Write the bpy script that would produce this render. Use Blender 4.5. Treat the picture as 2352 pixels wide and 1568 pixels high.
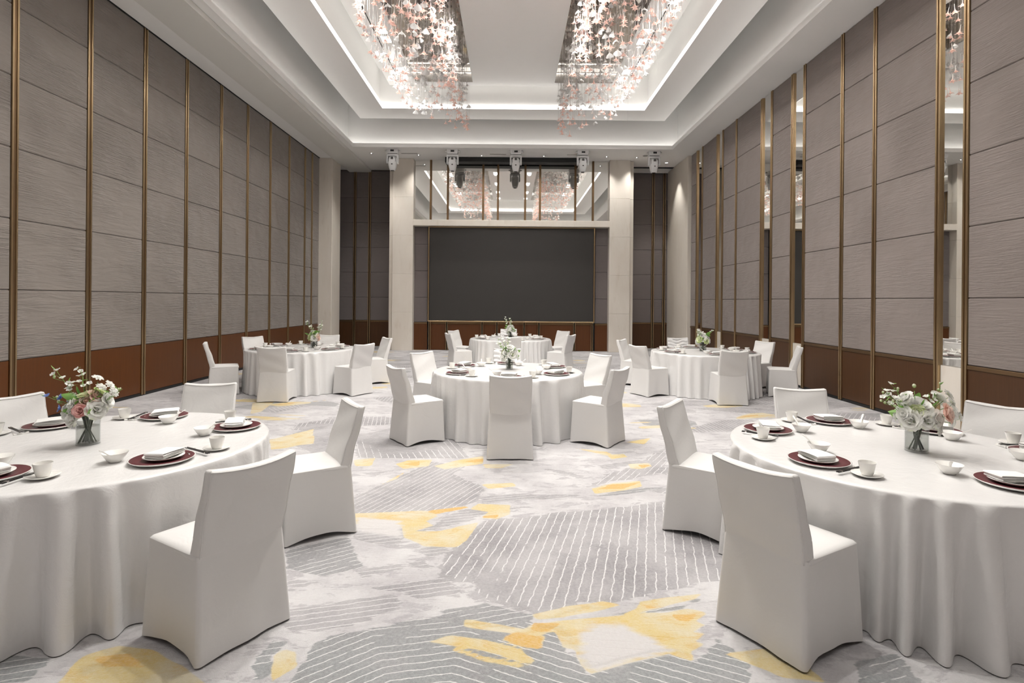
import bpy, bmesh, math, random
import numpy as np
from mathutils import Vector, Matrix

# ------------------------------------------------------------------ clear
for o in list(bpy.data.objects):
    bpy.data.objects.remove(o, do_unlink=True)
SC = bpy.context.scene
COL = SC.collection
PI = math.pi

# ------------------------------------------------------------------ camera
F_PX = 1270.0
cam = bpy.data.cameras.new('camera')
cam.sensor_width = 36.0
cam.lens = F_PX * 36.0 / 2352.0
cam.shift_x = (1176 - 1173) / 2352.0
cam.shift_y = -(784 - 690) / 2352.0
cam.clip_start = 0.05
cam_o = bpy.data.objects.new('camera', cam)
COL.objects.link(cam_o)
cam_o.matrix_world = (Matrix.Translation((0, 0, 1.68)) @ Matrix.Rotation(PI / 2, 4, 'X')
                      @ Matrix.Rotation(math.radians(0.5), 4, 'Z'))
SC.camera = cam_o

# ------------------------------------------------------------------ world and exposure
w = bpy.data.worlds.new('world')
SC.world = w
w.use_nodes = True
w.node_tree.nodes['Background'].inputs[0].default_value = (0.9, 0.92, 1.0, 1)
w.node_tree.nodes['Background'].inputs[1].default_value = 0.15
SC.view_settings.view_transform = 'Standard'
SC.view_settings.look = 'None'
SC.view_settings.gamma = 1.0
SC.view_settings.use_curve_mapping = False
SC.view_settings.exposure = 0.95
SC.cycles.use_light_tree = False
SC.cycles.light_sampling_threshold = 0.05
SC.cycles.max_bounces = 5
SC.cycles.diffuse_bounces = 3
SC.cycles.glossy_bounces = 4
SC.cycles.transmission_bounces = 4
SC.cycles.transparent_max_bounces = 14
SC.cycles.caustics_reflective = False
SC.cycles.caustics_refractive = False

# lamp strengths
SPOT_W = 48.0        # each recessed spotlight in the chandelier border
MAIN_W = 225.0        # each twin downlight of the white centre panel
REAR_FILL_W = 40.0        # added fill lamps, out of view in the ceiling over the camera
LIP_E = 1.5           # lit lip of the light cove
COVE_E = 2.6          # hidden LED tape washing the cove wall
DOWN_W = 125.0         # little downlights before the stage wall
TROUGH_FILL_E = 3.6       # added fill tape in the outer trough, lifts the soffit
LEDGE_E = 3.4        # LED tape on the ledge behind the lit lip

# ------------------------------------------------------------------ mesh helpers
class MB:
    def __init__(self):
        self.v = []
        self.f = []

    def add(self, vs, fs):
        n = len(self.v)
        self.v.extend([tuple(p) for p in vs])
        self.f.extend([tuple(i + n for i in f) for f in fs])
        return self

    def box(self, x0, x1, y0, y1, z0, z1, b=0.0):
        if x0 > x1: x0, x1 = x1, x0
        if y0 > y1: y0, y1 = y1, y0
        if z0 > z1: z0, z1 = z1, z0
        if b <= 0:
            vs = [(x, y, z) for x in (x0, x1) for y in (y0, y1) for z in (z0, z1)]
            fs = [(0, 1, 3, 2), (4, 6, 7, 5), (0, 4, 5, 1), (2, 3, 7, 6), (0, 2, 6, 4), (1, 5, 7, 3)]
            return self.add(vs, fs)
        b = min(b, (x1 - x0) * .45, (y1 - y0) * .45, (z1 - z0) * .45)
        vs = []
        idx = {}
        for sx in (0, 1):
            for sy in (0, 1):
                for sz in (0, 1):
                    X = (x0, x1)[sx]; Y = (y0, y1)[sy]; Z = (z0, z1)[sz]
                    xi = X + (b if sx == 0 else -b); yi = Y + (b if sy == 0 else -b); zi = Z + (b if sz == 0 else -b)
                    idx[(sx, sy, sz)] = len(vs)
                    vs += [(X, yi, zi), (xi, Y, zi), (xi, yi, Z)]
        I = lambda s, k: idx[s] + k
        fs = []
        for ax in range(3):
            for s in (0, 1):
                q = []
                for a, c in ((0, 0), (1, 0), (1, 1), (0, 1)):
                    k = [0, 0, 0]; k[ax] = s; k[(ax + 1) % 3] = a; k[(ax + 2) % 3] = c
                    q.append(I(tuple(k), ax))
                fs.append(tuple(q) if s else tuple(reversed(q)))
        for ax in range(3):
            a1, a2 = (ax + 1) % 3, (ax + 2) % 3
            for s1 in (0, 1):
                for s2 in (0, 1):
                    k0 = [0, 0, 0]; k1 = [0, 0, 0]
                    k0[ax] = 0; k1[ax] = 1
                    for k in (k0, k1):
                        k[a1] = s1; k[a2] = s2
                    q = (I(tuple(k0), a1), I(tuple(k1), a1), I(tuple(k1), a2), I(tuple(k0), a2))
                    fs.append(q if s1 == s2 else tuple(reversed(q)))
        for s, i in idx.items():
            t = (i, i + 1, i + 2)
            fs.append(t if (sum(s) % 2) else tuple(reversed(t)))
        return self.add(vs, fs)

    def loft(self, rings, cap0=False, cap1=False, closed=True):
        n = len(rings[0])
        vs = [p for r in rings for p in r]
        fs = []
        for k in range(len(rings) - 1):
            for i in range(n if closed else n - 1):
                j = (i + 1) % n
                fs.append((k * n + i, k * n + j, (k + 1) * n + j, (k + 1) * n + i))
        if cap0: fs.append(tuple(range(n - 1, -1, -1)))
        if cap1: fs.append(tuple((len(rings) - 1) * n + i for i in range(n)))
        return self.add(vs, fs)

    def lathe(self, prof, n=24, c=(0, 0, 0)):
        rings = []
        for r, z in prof:
            rings.append([(c[0] + r * math.cos(2 * PI * i / n), c[1] + r * math.sin(2 * PI * i / n), c[2] + z) for i in range(n)])
        return self.loft(rings)

    def tube(self, pts, r, n=6, flat=1.0, cap=True):
        rings = []
        P = [Vector(p) for p in pts]
        up = Vector((0, 0, 1))
        for i, p in enumerate(P):
            t = (P[min(i + 1, len(P) - 1)] - P[max(i - 1, 0)])
            t = t.normalized() if t.length > 1e-9 else Vector((0, 0, 1))
            ref = up if abs(t.dot(up)) < .95 else Vector((1, 0, 0))
            a = t.cross(ref).normalized()
            b = a.cross(t).normalized()
            rr = r[i] if isinstance(r, (list, tuple)) else r
            rings.append([tuple(p + a * (rr * math.cos(2 * PI * k / n)) + b * (rr * flat * math.sin(2 * PI * k / n))) for k in range(n)])
        return self.loft(rings, cap0=cap, cap1=cap)

    def xf(self, M):
        self.v = [tuple(M @ Vector(p)) for p in self.v]
        return self

    def mesh(self, name, smooth=False):
        me = bpy.data.meshes.new(name)
        me.from_pydata(self.v, [], self.f)
        me.update()
        if smooth:
            bm = bmesh.new(); bm.from_mesh(me)
            bmesh.ops.recalc_face_normals(bm, faces=bm.faces)
            bm.to_mesh(me); bm.free()
            me.polygons.foreach_set('use_smooth', [True] * len(me.polygons))
        return me

    def build(self, name, mat, parent=None, smooth=False, sharp=None):
        me = self.mesh(name, smooth)
        if mat: me.materials.append(mat)
        if smooth and sharp is not None:
            me.set_sharp_from_angle(angle=math.radians(sharp))
        return place(name, me, parent)


def place(name, me, parent=None, loc=None, rz=0.0):
    o = bpy.data.objects.new(name, me)
    COL.objects.link(o)
    if parent is not None: o.parent = parent
    if loc is not None: o.location = loc
    if rz: o.rotation_euler = (0, 0, rz)
    return o


def empty(name, loc=(0, 0, 0), rz=0.0):
    o = bpy.data.objects.new(name, None)
    o.empty_display_size = 0.1
    COL.objects.link(o)
    o.location = loc
    o.rotation_euler = (0, 0, rz)
    return o


def tag(o, label=None, cat=None, group=None, kind=None):
    if label: o['label'] = label
    if cat: o['category'] = cat
    if group: o['group'] = group
    if kind: o['kind'] = kind
    return o


def copy_tree(o, parent=None):
    c = o.copy()
    COL.objects.link(c)
    c.parent = parent
    for ch in KIDS.get(o.name, ()):
        k = copy_tree(ch, c)
    return c
KIDS = {}
def note_kids(o):
    KIDS[o.name] = list(o.children)
    for c in o.children: note_kids(c)

# ------------------------------------------------------------------ materials
class G:
    """small node-graph helper"""
    def __init__(self, name):
        self.m = bpy.data.materials.new(name)
        self.m.use_nodes = True
        self.t = self.m.node_tree
        self.bsdf = self.t.nodes['Principled BSDF']
        self.out = self.t.nodes['Material Output']

    def n(self, typ, **kw):
        x = self.t.nodes.new(typ)
        for k, v in kw.items(): setattr(x, k, v)
        return x

    def lk(self, a, b): self.t.links.new(a, b)

    def put(self, sock, v):
        if hasattr(v, 'is_output') or isinstance(v, bpy.types.NodeSocket): self.lk(v, sock)
        elif isinstance(v, (tuple, list)) and len(v) == 3 and sock.type == 'RGBA': sock.default_value = (*v, 1)
        else: sock.default_value = v

    def math(self, op, a, b=0.0, c=None, clamp=False):
        x = self.n('ShaderNodeMath', operation=op, use_clamp=clamp)
        self.put(x.inputs[0], a); self.put(x.inputs[1], b)
        if c is not None: self.put(x.inputs[2], c)
        return x.outputs[0]

    def mix(self, f, a, b):
        x = self.n('ShaderNodeMix', data_type='RGBA')
        self.put(x.inputs[0], f); self.put(x.inputs[6], a); self.put(x.inputs[7], b)
        return x.outputs[2]

    def step(self, v, a, b):
        x = self.n('ShaderNodeMapRange', interpolation_type='SMOOTHSTEP')
        self.put(x.inputs[0], v); x.inputs[1].default_value = a; x.inputs[2].default_value = b
        return x.outputs[0]

    def coord(self, scale=(1, 1, 1), kind='Object', offset=None):
        tc = self.n('ShaderNodeTexCoord')
        mp = self.n('ShaderNodeMapping')
        self.lk(tc.outputs[kind], mp.inputs[0])
        mp.inputs[3].default_value = scale
        if offset is not None: self.lk(offset, mp.inputs[1])
        return mp.outputs[0]

    def noise(self, vec, scale=5.0, detail=3.0, rough=.5, dist=0.0):
        x = self.n('ShaderNodeTexNoise')
        self.lk(vec, x.inputs['Vector'])
        x.inputs['Scale'].default_value = scale; x.inputs['Detail'].default_value = detail
        x.inputs['Roughness'].default_value = rough; x.inputs['Distortion'].default_value = dist
        return x.outputs[0]

    def bump(self, h, strength=.3, dist=.02):
        x = self.n('ShaderNodeBump')
        x.inputs['Strength'].default_value = strength; x.inputs['Distance'].default_value = dist
        self.lk(h, x.inputs['Height'])
        self.lk(x.outputs[0], self.bsdf.inputs['Normal'])

    def set(self, base=None, rough=None, metal=None, **kw):
        i = self.bsdf.inputs
        if base is not None: self.put(i['Base Color'], base)
        if rough is not None: self.put(i['Roughness'], rough)
        if metal is not None: i['Metallic'].default_value = metal
        for k, v in kw.items(): self.put(i[k.replace('_', ' ')], v)
        return self


def rnd_offset(g, k=37.0):
    oi = g.n('ShaderNodeObjectInfo')
    cb = g.n('ShaderNodeCombineXYZ')
    for i, m in enumerate((k, k * 1.7, k * 2.3)):
        g.lk(g.math('MULTIPLY', oi.outputs['Random'], m), cb.inputs[i])
    return cb.outputs[0]


def simple(name, base, rough=.5, metal=0.0, var=.0, scale=8.0, bump=0.0, bscale=60.0, bdist=.01, **kw):
    g = G(name)
    c = base
    if var:
        nz = g.noise(g.coord(), scale, 4)
        c = g.mix(nz, tuple(x * (1 - var) for x in base), tuple(min(1, x * (1 + var)) for x in base))
    g.set(c, rough, metal, **kw)
    if bump: g.bump(g.noise(g.coord(), bscale, 3), bump, bdist)
    return g.m

M = {}
M['paint'] = simple('ceiling_paint', (.93, .92, .90), .75, var=.01, bump=.03, bscale=200)
M['paint_grey'] = simple('track_header_paint', (.78, .77, .73), .6, var=.01)
M['black'] = simple('matt_black', (.012, .013, .013), .6, var=.2)
M['brass'] = simple('brushed_brass', (.50, .37, .22), .28, 1.0, var=.12, scale=3)
M['brass_dark'] = simple('aged_bronze', (.22, .14, .075), .38, .85, var=.15, scale=3)
M['stone'] = None
M['porcelain'] = simple('white_porcelain', (.86, .845, .81), .18, var=.01)
M['linen'] = simple('white_linen', (.84, .83, .81), .8, var=.03, bump=.15, bscale=300, bdist=.002)
M['burgundy'] = simple('burgundy_glaze', (.105, .022, .028), .32, var=.15, scale=30)
M['chop'] = simple('dark_lacquer', (.025, .022, .022), .35, var=.1)
M['silver'] = simple('polished_silver', (.75, .73, .70), .2, 1.0, var=.03)
M['housing'] = simple('white_plastic_housing', (.82, .82, .82), .4, var=.01)
M['vent'] = simple('dark_vent_grille', (.10, .095, .09), .5, var=.1)
M['gloss_dark'] = simple('dark_glass_display', (.02, .02, .022), .1)
M['diffuser'] = simple('linear_diffuser_grey', (.30, .29, .27), .5, var=.05)
M['screen'] = simple('matt_led_screen', (.040, .037, .034), .42, var=.06, scale=2, bump=.05, bscale=500)

def m_stone():
    g = G('cream_limestone')
    c = g.coord((1, 1, .35))
    a = g.noise(c, 1.3, 6, .6, .6)
    b = g.noise(g.coord((1, 1, .2)), 9, 4)
    col = g.mix(g.step(a, .3, .7), (.79, .725, .64), (.84, .785, .705))
    col = g.mix(g.math('MULTIPLY', g.step(b, .55, .8), .35), col, (.62, .53, .42))
    g.set(col, .38)
    return g.m
M['stone'] = m_stone()

def m_fabric(name, base, k=1.0):
    g = G(name)
    off = rnd_offset(g)
    big = g.math('MULTIPLY', g.noise(g.coord((.9, .9, 6), offset=off), 1.4, 2, .5, 1.3), .6)
    fine = g.noise(g.coord((6, 6, 120), offset=off), 2.0, 3)
    weave = g.noise(g.coord((60, 60, 400), offset=off), 3.0, 2)
    c = g.mix(fine, tuple(x * .93 for x in base), tuple(x * 1.07 for x in base))
    g.set(c, .75, Sheen_Weight=.25)
    env = g.noise(g.coord((.8, .8, 1.1), offset=off), 1.3, 2)          # wrinkles come and go across a panel
    rip = g.noise(g.coord((1.1, 1.1, 20), offset=off), 1.5, 3, .5, 1.8)
    big = g.math('ADD', big, g.math('MULTIPLY', rip, g.math('MULTIPLY', g.step(env, .36, .64), 2.0)))
    s = g.math('MULTIPLY_ADD', fine, .12, big)
    s = g.math('MULTIPLY_ADD', weave, .02, s)
    g.bump(s, .55 * k, .05)
    return g.m
M['fabric'] = m_fabric('taupe_wall_fabric', (.232, .201, .178), 1.0)
M['fabric_r'] = m_fabric('taupe_wall_fabric_smooth', (.232, .193, .176), .6)
M['fabric_d'] = m_fabric('mauve_grey_wall_fabric', (.175, .15, .145), .35)

def m_wood(name, base):
    g = G(name)
    off = rnd_offset(g)
    gr = g.noise(g.coord((30, 30, 1.2), offset=off), 1.6, 5, .6, .4)
    fine = g.noise(g.coord((160, 160, 3), offset=off), 1.0, 3)
    c = g.mix(gr, tuple(x * .72 for x in base), tuple(x * 1.3 for x in base))
    c = g.mix(g.math('MULTIPLY', fine, .3), c, tuple(x * .5 for x in base))
    g.set(c, .36, Specular_IOR_Level=.35)
    return g.m
M['wood'] = m_wood('red_brown_veneer', (.118, .040, .0105))
M['wood_d'] = m_wood('walnut_veneer', (.085, .038, .016))

def m_satin(name, base, wr=.25, rough=.36, bs=7.0, dist=.012):
    g = G(name)
    off = rnd_offset(g)
    a = g.noise(g.coord((1, 1, 1), offset=off), bs, 4, .55, 1.2)
    b = g.noise(g.coord((1, 1, 1), offset=off), bs * 7, 2)
    h = g.math('MULTIPLY_ADD', b, .12, a)
    g.set(base, rough, Sheen_Weight=.15, Specular_IOR_Level=.5)
    g.bump(h, wr, dist)
    return g.m
M['satin'] = m_satin('white_satin_cloth', (.78, .77, .76), .3, .25, 11.0)
M['cover'] = m_satin('white_stretch_cover', (.735, .722, .705), .16, .5, 8.0)
M['ruffle'] = m_satin('crumpled_white_satin', (.80, .79, .78), .5, .34, 14.0)

def m_mirror(name, col, rough, antique=0.0):
    g = G(name)
    g.set(col, rough, 1.0)
    if antique:
        nz = g.noise(g.coord(), 34, 4, .7)
        c = g.mix(g.math('MULTIPLY', g.step(nz, .62, .75), antique), col, tuple(x * .25 for x in col))
        g.set(c)
        g.bump(g.noise(g.coord(), 2.2, 2), .05, .02)
    return g.m
M['mirror'] = m_mirror('clear_mirror', (.86, .855, .83), .012)
M['mirror_c'] = m_mirror('bronze_antique_mirror', (.40, .365, .33), .035, .5)

def m_glass(name, tint, ior=1.45):
    g = G(name)
    tr = g.n('ShaderNodeBsdfTransparent'); tr.inputs[0].default_value = (*tint, 1)
    gl = g.n('ShaderNodeBsdfGlossy'); gl.inputs[1].default_value = .03
    fr = g.n('ShaderNodeLayerWeight'); fr.inputs[0].default_value = .5
    nz = g.noise(g.coord(), 40, 2)
    f = g.math('POWER', fr.outputs['Facing'], 4.0)
    f = g.math('MULTIPLY_ADD', f, .5, g.math('MULTIPLY', nz, .06), clamp=True)
    mx = g.n('ShaderNodeMixShader')
    g.lk(f, mx.inputs[0]); g.lk(tr.outputs[0], mx.inputs[1]); g.lk(gl.outputs[0], mx.inputs[2])
    g.lk(mx.outputs[0], g.out.inputs[0])
    return g.m
M['glass'] = m_glass('clear_vase_glass', (.90, .91, .91))
M['water'] = m_glass('vase_water', (.84, .84, .82), 1.2)

def m_emit(name, col, strength):
    g = G(name)
    e = g.n('ShaderNodeEmission')
    nz = g.noise(g.coord(), 3, 1)
    c = g.mix(nz, tuple(x * .98 for x in col), col)
    g.lk(c, e.inputs[0]); e.inputs[1].default_value = strength
    g.lk(e.outputs[0], g.out.inputs[0])
    return g.m
WARM = (1.0, .955, .89)
M['lip'] = m_emit('lit_diffuser_strip', (1.0, .975, .94), LIP_E)
M['cove'] = m_emit('led_tape', (1.0, .96, .90), COVE_E)
M['trough'] = m_emit('added_trough_fill', (1.0, .97, .93), TROUGH_FILL_E)
M['ledge'] = m_emit('ledge_led_tape', (1.0, .97, .93), LEDGE_E)
M['lens'] = m_emit('spotlight_lens', (1.0, .97, .92), 6.0)
M['lens'].cycles.emission_sampling = 'NONE'      # its spot lamp does the lighting

def m_petal(name, c0, c1, axis=2, lo=0.0, hi=1.0, trans=.35, rough=.45):
    g = G(name)
    tc = g.n('ShaderNodeTexCoord')
    sp = g.n('ShaderNodeSeparateXYZ'); g.lk(tc.outputs['Generated'], sp.inputs[0])
    nz = g.noise(g.coord(), 30, 2)
    f = g.math('MULTIPLY_ADD', nz, .3, sp.outputs[axis])
    f = g.step(f, lo + .15, hi + .15)
    c = g.mix(f, c0, c1)
    g.set(c, rough)
    tl = g.n('ShaderNodeBsdfTranslucent'); g.lk(c, tl.inputs[0])
    mx = g.n('ShaderNodeMixShader'); mx.inputs[0].default_value = trans
    g.lk(g.bsdf.outputs[0], mx.inputs[1]); g.lk(tl.outputs[0], mx.inputs[2])
    g.lk(mx.outputs[0], g.out.inputs[0])
    return g.m
M['pinkglass'] = m_petal('pink_acrylic', (.95, .66, .58), (.97, .94, .92), 2, .15, .55, .5, .25)
M['whiteglass'] = m_petal('white_acrylic', (.88, .88, .87), (.93, .92, .90), 2, .2, .8, .35, .25)
M['wire'] = simple('fine_steel_wire', (.55, .53, .51), .35, .6, var=.05)
M['petal_white'] = m_petal('cream_white_petal', (.84, .87, .68), (.95, .945, .91), 2, .0, .4)
M['petal_blush'] = m_petal('blush_petal', (.90, .58, .48), (.93, .75, .66), 2, .1, .9)
M['petal_pink'] = m_petal('pink_rose_petal', (.85, .42, .40), (.92, .62, .58), 2, .1, .9)
M['petal_lime'] = m_petal('lime_petal', (.62, .75, .30), (.85, .88, .62), 2, .1, .9)
M['petal_blue'] = m_petal('blue_floret_petal', (.10, .17, .52), (.30, .42, .80), 2, .1, .9)
M['leaf'] = m_petal('fresh_leaf', (.10, .24, .045), (.20, .38, .08), 2, .2, .8, .25)
M['stem'] = simple('green_stem', (.16, .30, .07), .5, var=.2, scale=20)
M['stem_wet'] = simple('dark_wet_stem', (.12, .14, .095), .35, var=.25, scale=20)
M['bud'] = m_petal('pale_green_bud', (.45, .60, .25), (.86, .88, .70), 2, .2, .8)

# ------------------------------------------------------------------ floor: woven carpet with abstract print
PATCH = {"mid":[[[-0.22,4.19],[0.16,4.3],[0.43,4.41],[0.97,4.53],[1.32,4.67],[1.72,4.59],[1.35,3.37],[0.88,3.2],[0.57,3.06],[0.42,3.09],[0.19,2.96],[0.04,2.99],[-0.13,3.1],[-0.21,3.25],[-0.43,3.36],[-0.45,3.47],[-0.39,3.72],[-0.3,3.92]],[[-1.33,4.71],[-1.01,5.32],[-0.8,5.73],[-0.45,5.6],[-0.53,5.33],[-0.33,5.1],[-0.23,4.94],[-0.27,4.63],[-0.36,4.5],[-0.67,4.4],[-1.24,4.33]],[[-1.93,6.92],[-0.71,6.91],[-0.43,5.89],[-0.81,5.84],[-1.62,5.87]],[[0.95,5.38],[1.2,5.58],[1.8,6.37],[1.54,5.46],[1.12,5.23],[0.77,5.07]],[[-0.22,4.73],[-0.03,4.81],[0.61,4.8],[0.56,4.73],[-0.06,4.62],[-0.24,4.52]],[[-0.56,4.16],[-0.39,4.43],[-0.19,4.48],[0.16,4.51],[-0.19,4.35],[-0.33,4.17],[-0.67,4.0]],[[-1.13,4.0],[-0.91,4.01],[-0.77,4.08],[-0.73,3.79],[-0.92,3.81],[-1.1,3.9]],[[-0.61,3.72],[-0.48,3.8],[-0.4,3.72],[-0.52,3.59]],[[-0.64,3.52],[-0.56,3.59],[-0.46,3.47],[-0.52,3.44]],[[-0.96,3.41],[-0.71,3.5],[-0.67,3.46],[-0.88,3.33]],[[-0.8,3.22],[-0.41,3.34],[-0.3,3.25],[-0.27,3.14],[-0.52,3.12],[-0.67,3.19]],[[-1.33,3.32],[-1.12,3.29],[-1.26,3.19]],[[0.6,5.43],[0.37,5.52],[0.66,5.24],[0.74,5.28]],[[-1.46,5.37],[-1.15,5.41],[-1.28,5.28]],[[0.88,5.64],[1.37,5.87],[1.46,5.8],[0.98,5.54]],[[-1.19,2.98],[-0.66,3.15],[-0.57,3.01],[-0.91,2.8],[-1.11,2.79]],[[-1.88,6.82],[-0.99,7.86],[-0.84,6.25],[-1.29,6.06]],[[-2.74,6.57],[-2.62,7.38],[-2.22,7.4],[-1.76,5.87],[-2.14,6.03]]],"dark":[[[-1.48,3.7],[-1.17,3.9],[-1.13,3.9],[-0.91,3.47],[-1.12,3.36],[-1.38,3.45]],[[-0.94,2.68],[-0.89,2.76],[-0.62,2.85],[-0.38,2.95],[-0.13,3.08],[0.04,2.99],[0.14,2.93],[0.1,2.85],[0.09,2.83],[0.24,2.81],[0.28,2.67],[0.33,2.58],[0.36,2.49],[0.56,2.57],[0.77,2.64],[0.88,2.58],[1.05,2.76],[1.14,2.6],[1.03,2.34],[-0.94,2.31],[-0.95,2.52]],[[0.62,2.99],[0.72,3.03],[0.87,3.04],[1.08,3.13],[1.08,3.09],[0.82,2.99],[0.53,2.95]],[[0.74,4.76],[1.07,4.97],[1.41,5.01],[1.03,4.81]],[[-1.08,2.71],[-1.15,2.71],[-1.18,2.57],[-1.11,2.42],[-1.07,2.44],[-1.03,2.53],[-1.11,2.59]],[[-0.43,2.97],[-0.24,3.03],[-0.04,3.03],[0.13,2.96],[-0.01,2.88],[-0.23,2.93]],[[-1.87,2.5],[-1.64,2.43],[-1.77,2.41],[-1.78,2.32]],[[-2.43,2.6],[-2.12,2.57],[-2.09,2.4],[-2.24,2.4]],[[1.62,2.59],[1.87,2.66],[1.84,2.45],[1.52,2.36]]],"gold":[[[-1.23,4.33],[-0.68,4.41],[-0.55,4.3],[-0.63,4.2],[-0.56,4.12],[-0.69,4.01],[-0.5,4.02],[-0.22,4.2],[-0.29,3.88],[-0.35,3.76],[-0.57,3.77],[-0.74,3.91],[-0.79,4.08],[-0.96,4.23],[-1.17,4.11]],[[-0.67,4.39],[-0.36,4.51],[-0.31,4.49],[-0.57,4.34]],[[-0.31,4.45],[-0.26,4.57],[0.01,4.55],[0.01,4.35],[-0.09,4.25],[-0.22,4.27],[-0.16,4.39]],[[0.13,2.96],[0.32,3.04],[0.53,3.1],[0.64,3.07],[0.54,3.02],[0.29,2.94],[0.15,2.91]],[[0.74,3.1],[0.93,3.15],[1.12,3.19],[1.07,3.14],[0.87,3.05],[0.64,2.96],[0.6,2.96],[0.7,3.03]],[[0.09,2.85],[0.29,2.91],[0.53,2.95],[0.76,2.99],[0.84,2.99],[0.99,3.03],[1.08,2.99],[0.99,2.92],[1.03,2.88],[0.95,2.82],[1.01,2.81],[0.93,2.74],[0.97,2.72],[0.88,2.66],[0.88,2.58],[0.77,2.64],[0.56,2.57],[0.37,2.49],[0.34,2.56],[0.32,2.67],[0.27,2.68],[0.24,2.81],[0.16,2.79]],[[-0.23,2.91],[-0.18,2.91],[0.14,2.81],[0.19,2.77],[0.16,2.67],[0.04,2.7],[-0.03,2.74],[0.03,2.79],[-0.23,2.85]],[[-0.39,2.72],[-0.29,2.77],[-0.11,2.74],[0.07,2.66],[0.13,2.57],[0.1,2.56],[-0.11,2.65],[-0.27,2.69]],[[-0.26,2.68],[-0.11,2.61],[0.08,2.55],[0.06,2.53],[-0.12,2.58],[-0.26,2.65]],[[0.74,4.96],[0.95,5.11],[1.23,5.19],[1.21,5.03],[1.02,4.92],[0.75,4.83]],[[1.23,5.72],[1.45,5.76],[1.46,5.65],[1.31,5.55],[1.22,5.58]],[[1.07,6.05],[1.26,6.1],[1.28,5.98],[1.09,5.9]],[[0.73,6.33],[1.09,6.18],[1.16,5.94],[0.87,6.21]],[[-1.63,5.78],[-1.42,5.86],[-1.39,5.57],[-1.55,5.57]],[[-1.16,5.65],[-1.06,5.78],[-0.81,5.82],[-0.82,5.59],[-1.05,5.48]],[[-0.76,5.59],[-0.55,5.8],[-0.28,5.97],[-0.27,5.69],[-0.64,5.49]],[[-0.27,5.67],[0.05,5.68],[-0.08,5.54],[-0.24,5.54]],[[-0.25,5.05],[0.04,5.1],[0.06,5.0],[-0.18,4.93]],[[-1.16,5.02],[-1.05,5.32],[-1.0,5.45],[-1.06,5.17]],[[-2.86,6.58],[-2.4,6.8],[-2.27,6.41],[-2.58,6.27],[-2.77,6.4]],[[-2.85,6.57],[-2.53,7.14],[-2.32,6.49],[-2.5,6.23],[-2.65,6.15]],[[-1.96,2.41],[-1.99,2.59],[-1.88,2.67],[-1.7,2.64],[-1.48,2.52],[-1.32,2.41],[-1.29,2.33],[-1.91,2.32]],[[1.03,2.65],[1.26,2.69],[1.38,2.56],[1.42,2.45],[1.24,2.48]],[[-1.1,2.6],[-1.08,2.65],[-1.01,2.63],[-0.96,2.53],[-1.01,2.46],[-1.04,2.42],[-1.08,2.54]],[[1.4,6.61],[1.75,6.83],[1.59,6.52]],[[-4.13,8.88],[-3.88,9.29],[-3.69,8.21],[-3.77,8.04]]],"deep":[[[-0.01,2.78],[0.05,2.8],[0.18,2.77],[0.16,2.67],[0.04,2.7],[-0.02,2.74]],[[0.14,2.88],[0.27,2.88],[0.19,2.8],[0.12,2.83]],[[0.73,3.07],[0.84,3.05],[0.76,3.02]],[[0.88,2.97],[1.03,2.98],[0.95,2.91],[0.89,2.92]],[[-0.67,4.39],[-0.36,4.51],[-0.31,4.49],[-0.57,4.34]],[[-0.21,4.31],[-0.07,4.35],[-0.09,4.27],[-0.2,4.27]],[[0.79,4.95],[0.94,5.08],[1.22,5.14],[1.03,4.96]],[[-0.5,5.74],[-0.28,5.88],[-0.27,5.75]],[[-1.08,5.65],[-0.93,5.76],[-0.92,5.59]],[[-1.94,2.58],[-1.78,2.61],[-1.66,2.52],[-1.83,2.52]],[[1.32,5.69],[1.46,5.69],[1.34,5.58]]],"lite":[[[0.36,2.76],[0.45,2.87],[0.6,2.88],[0.7,2.77],[0.78,2.66],[0.69,2.62],[0.56,2.58],[0.4,2.52],[0.37,2.56],[0.34,2.67]],[[-1.17,4.27],[-0.83,4.19],[-0.76,3.91],[-0.96,3.97],[-1.13,4.04]]]}

def poly_sdf(px, py, poly):
    P = np.array(poly, float)
    d = np.full(px.shape, 1e9)
    inside = np.zeros(px.shape, bool)
    n = len(P)
    for i in range(n):
        a = P[i]; b = P[(i + 1) % n]
        e = b - a
        wx = px - a[0]; wy = py - a[1]
        t = np.clip((wx * e[0] + wy * e[1]) / max(e @ e, 1e-9), 0, 1)
        d = np.minimum(d, np.hypot(wx - e[0] * t, wy - e[1] * t))
        if abs(b[1] - a[1]) > 1e-9:
            c = ((a[1] > py) != (b[1] > py)) & (px < (b[0] - a[0]) * (py - a[1]) / (b[1] - a[1]) + a[0])
            inside ^= c
    return np.where(inside, d, -d)


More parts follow.
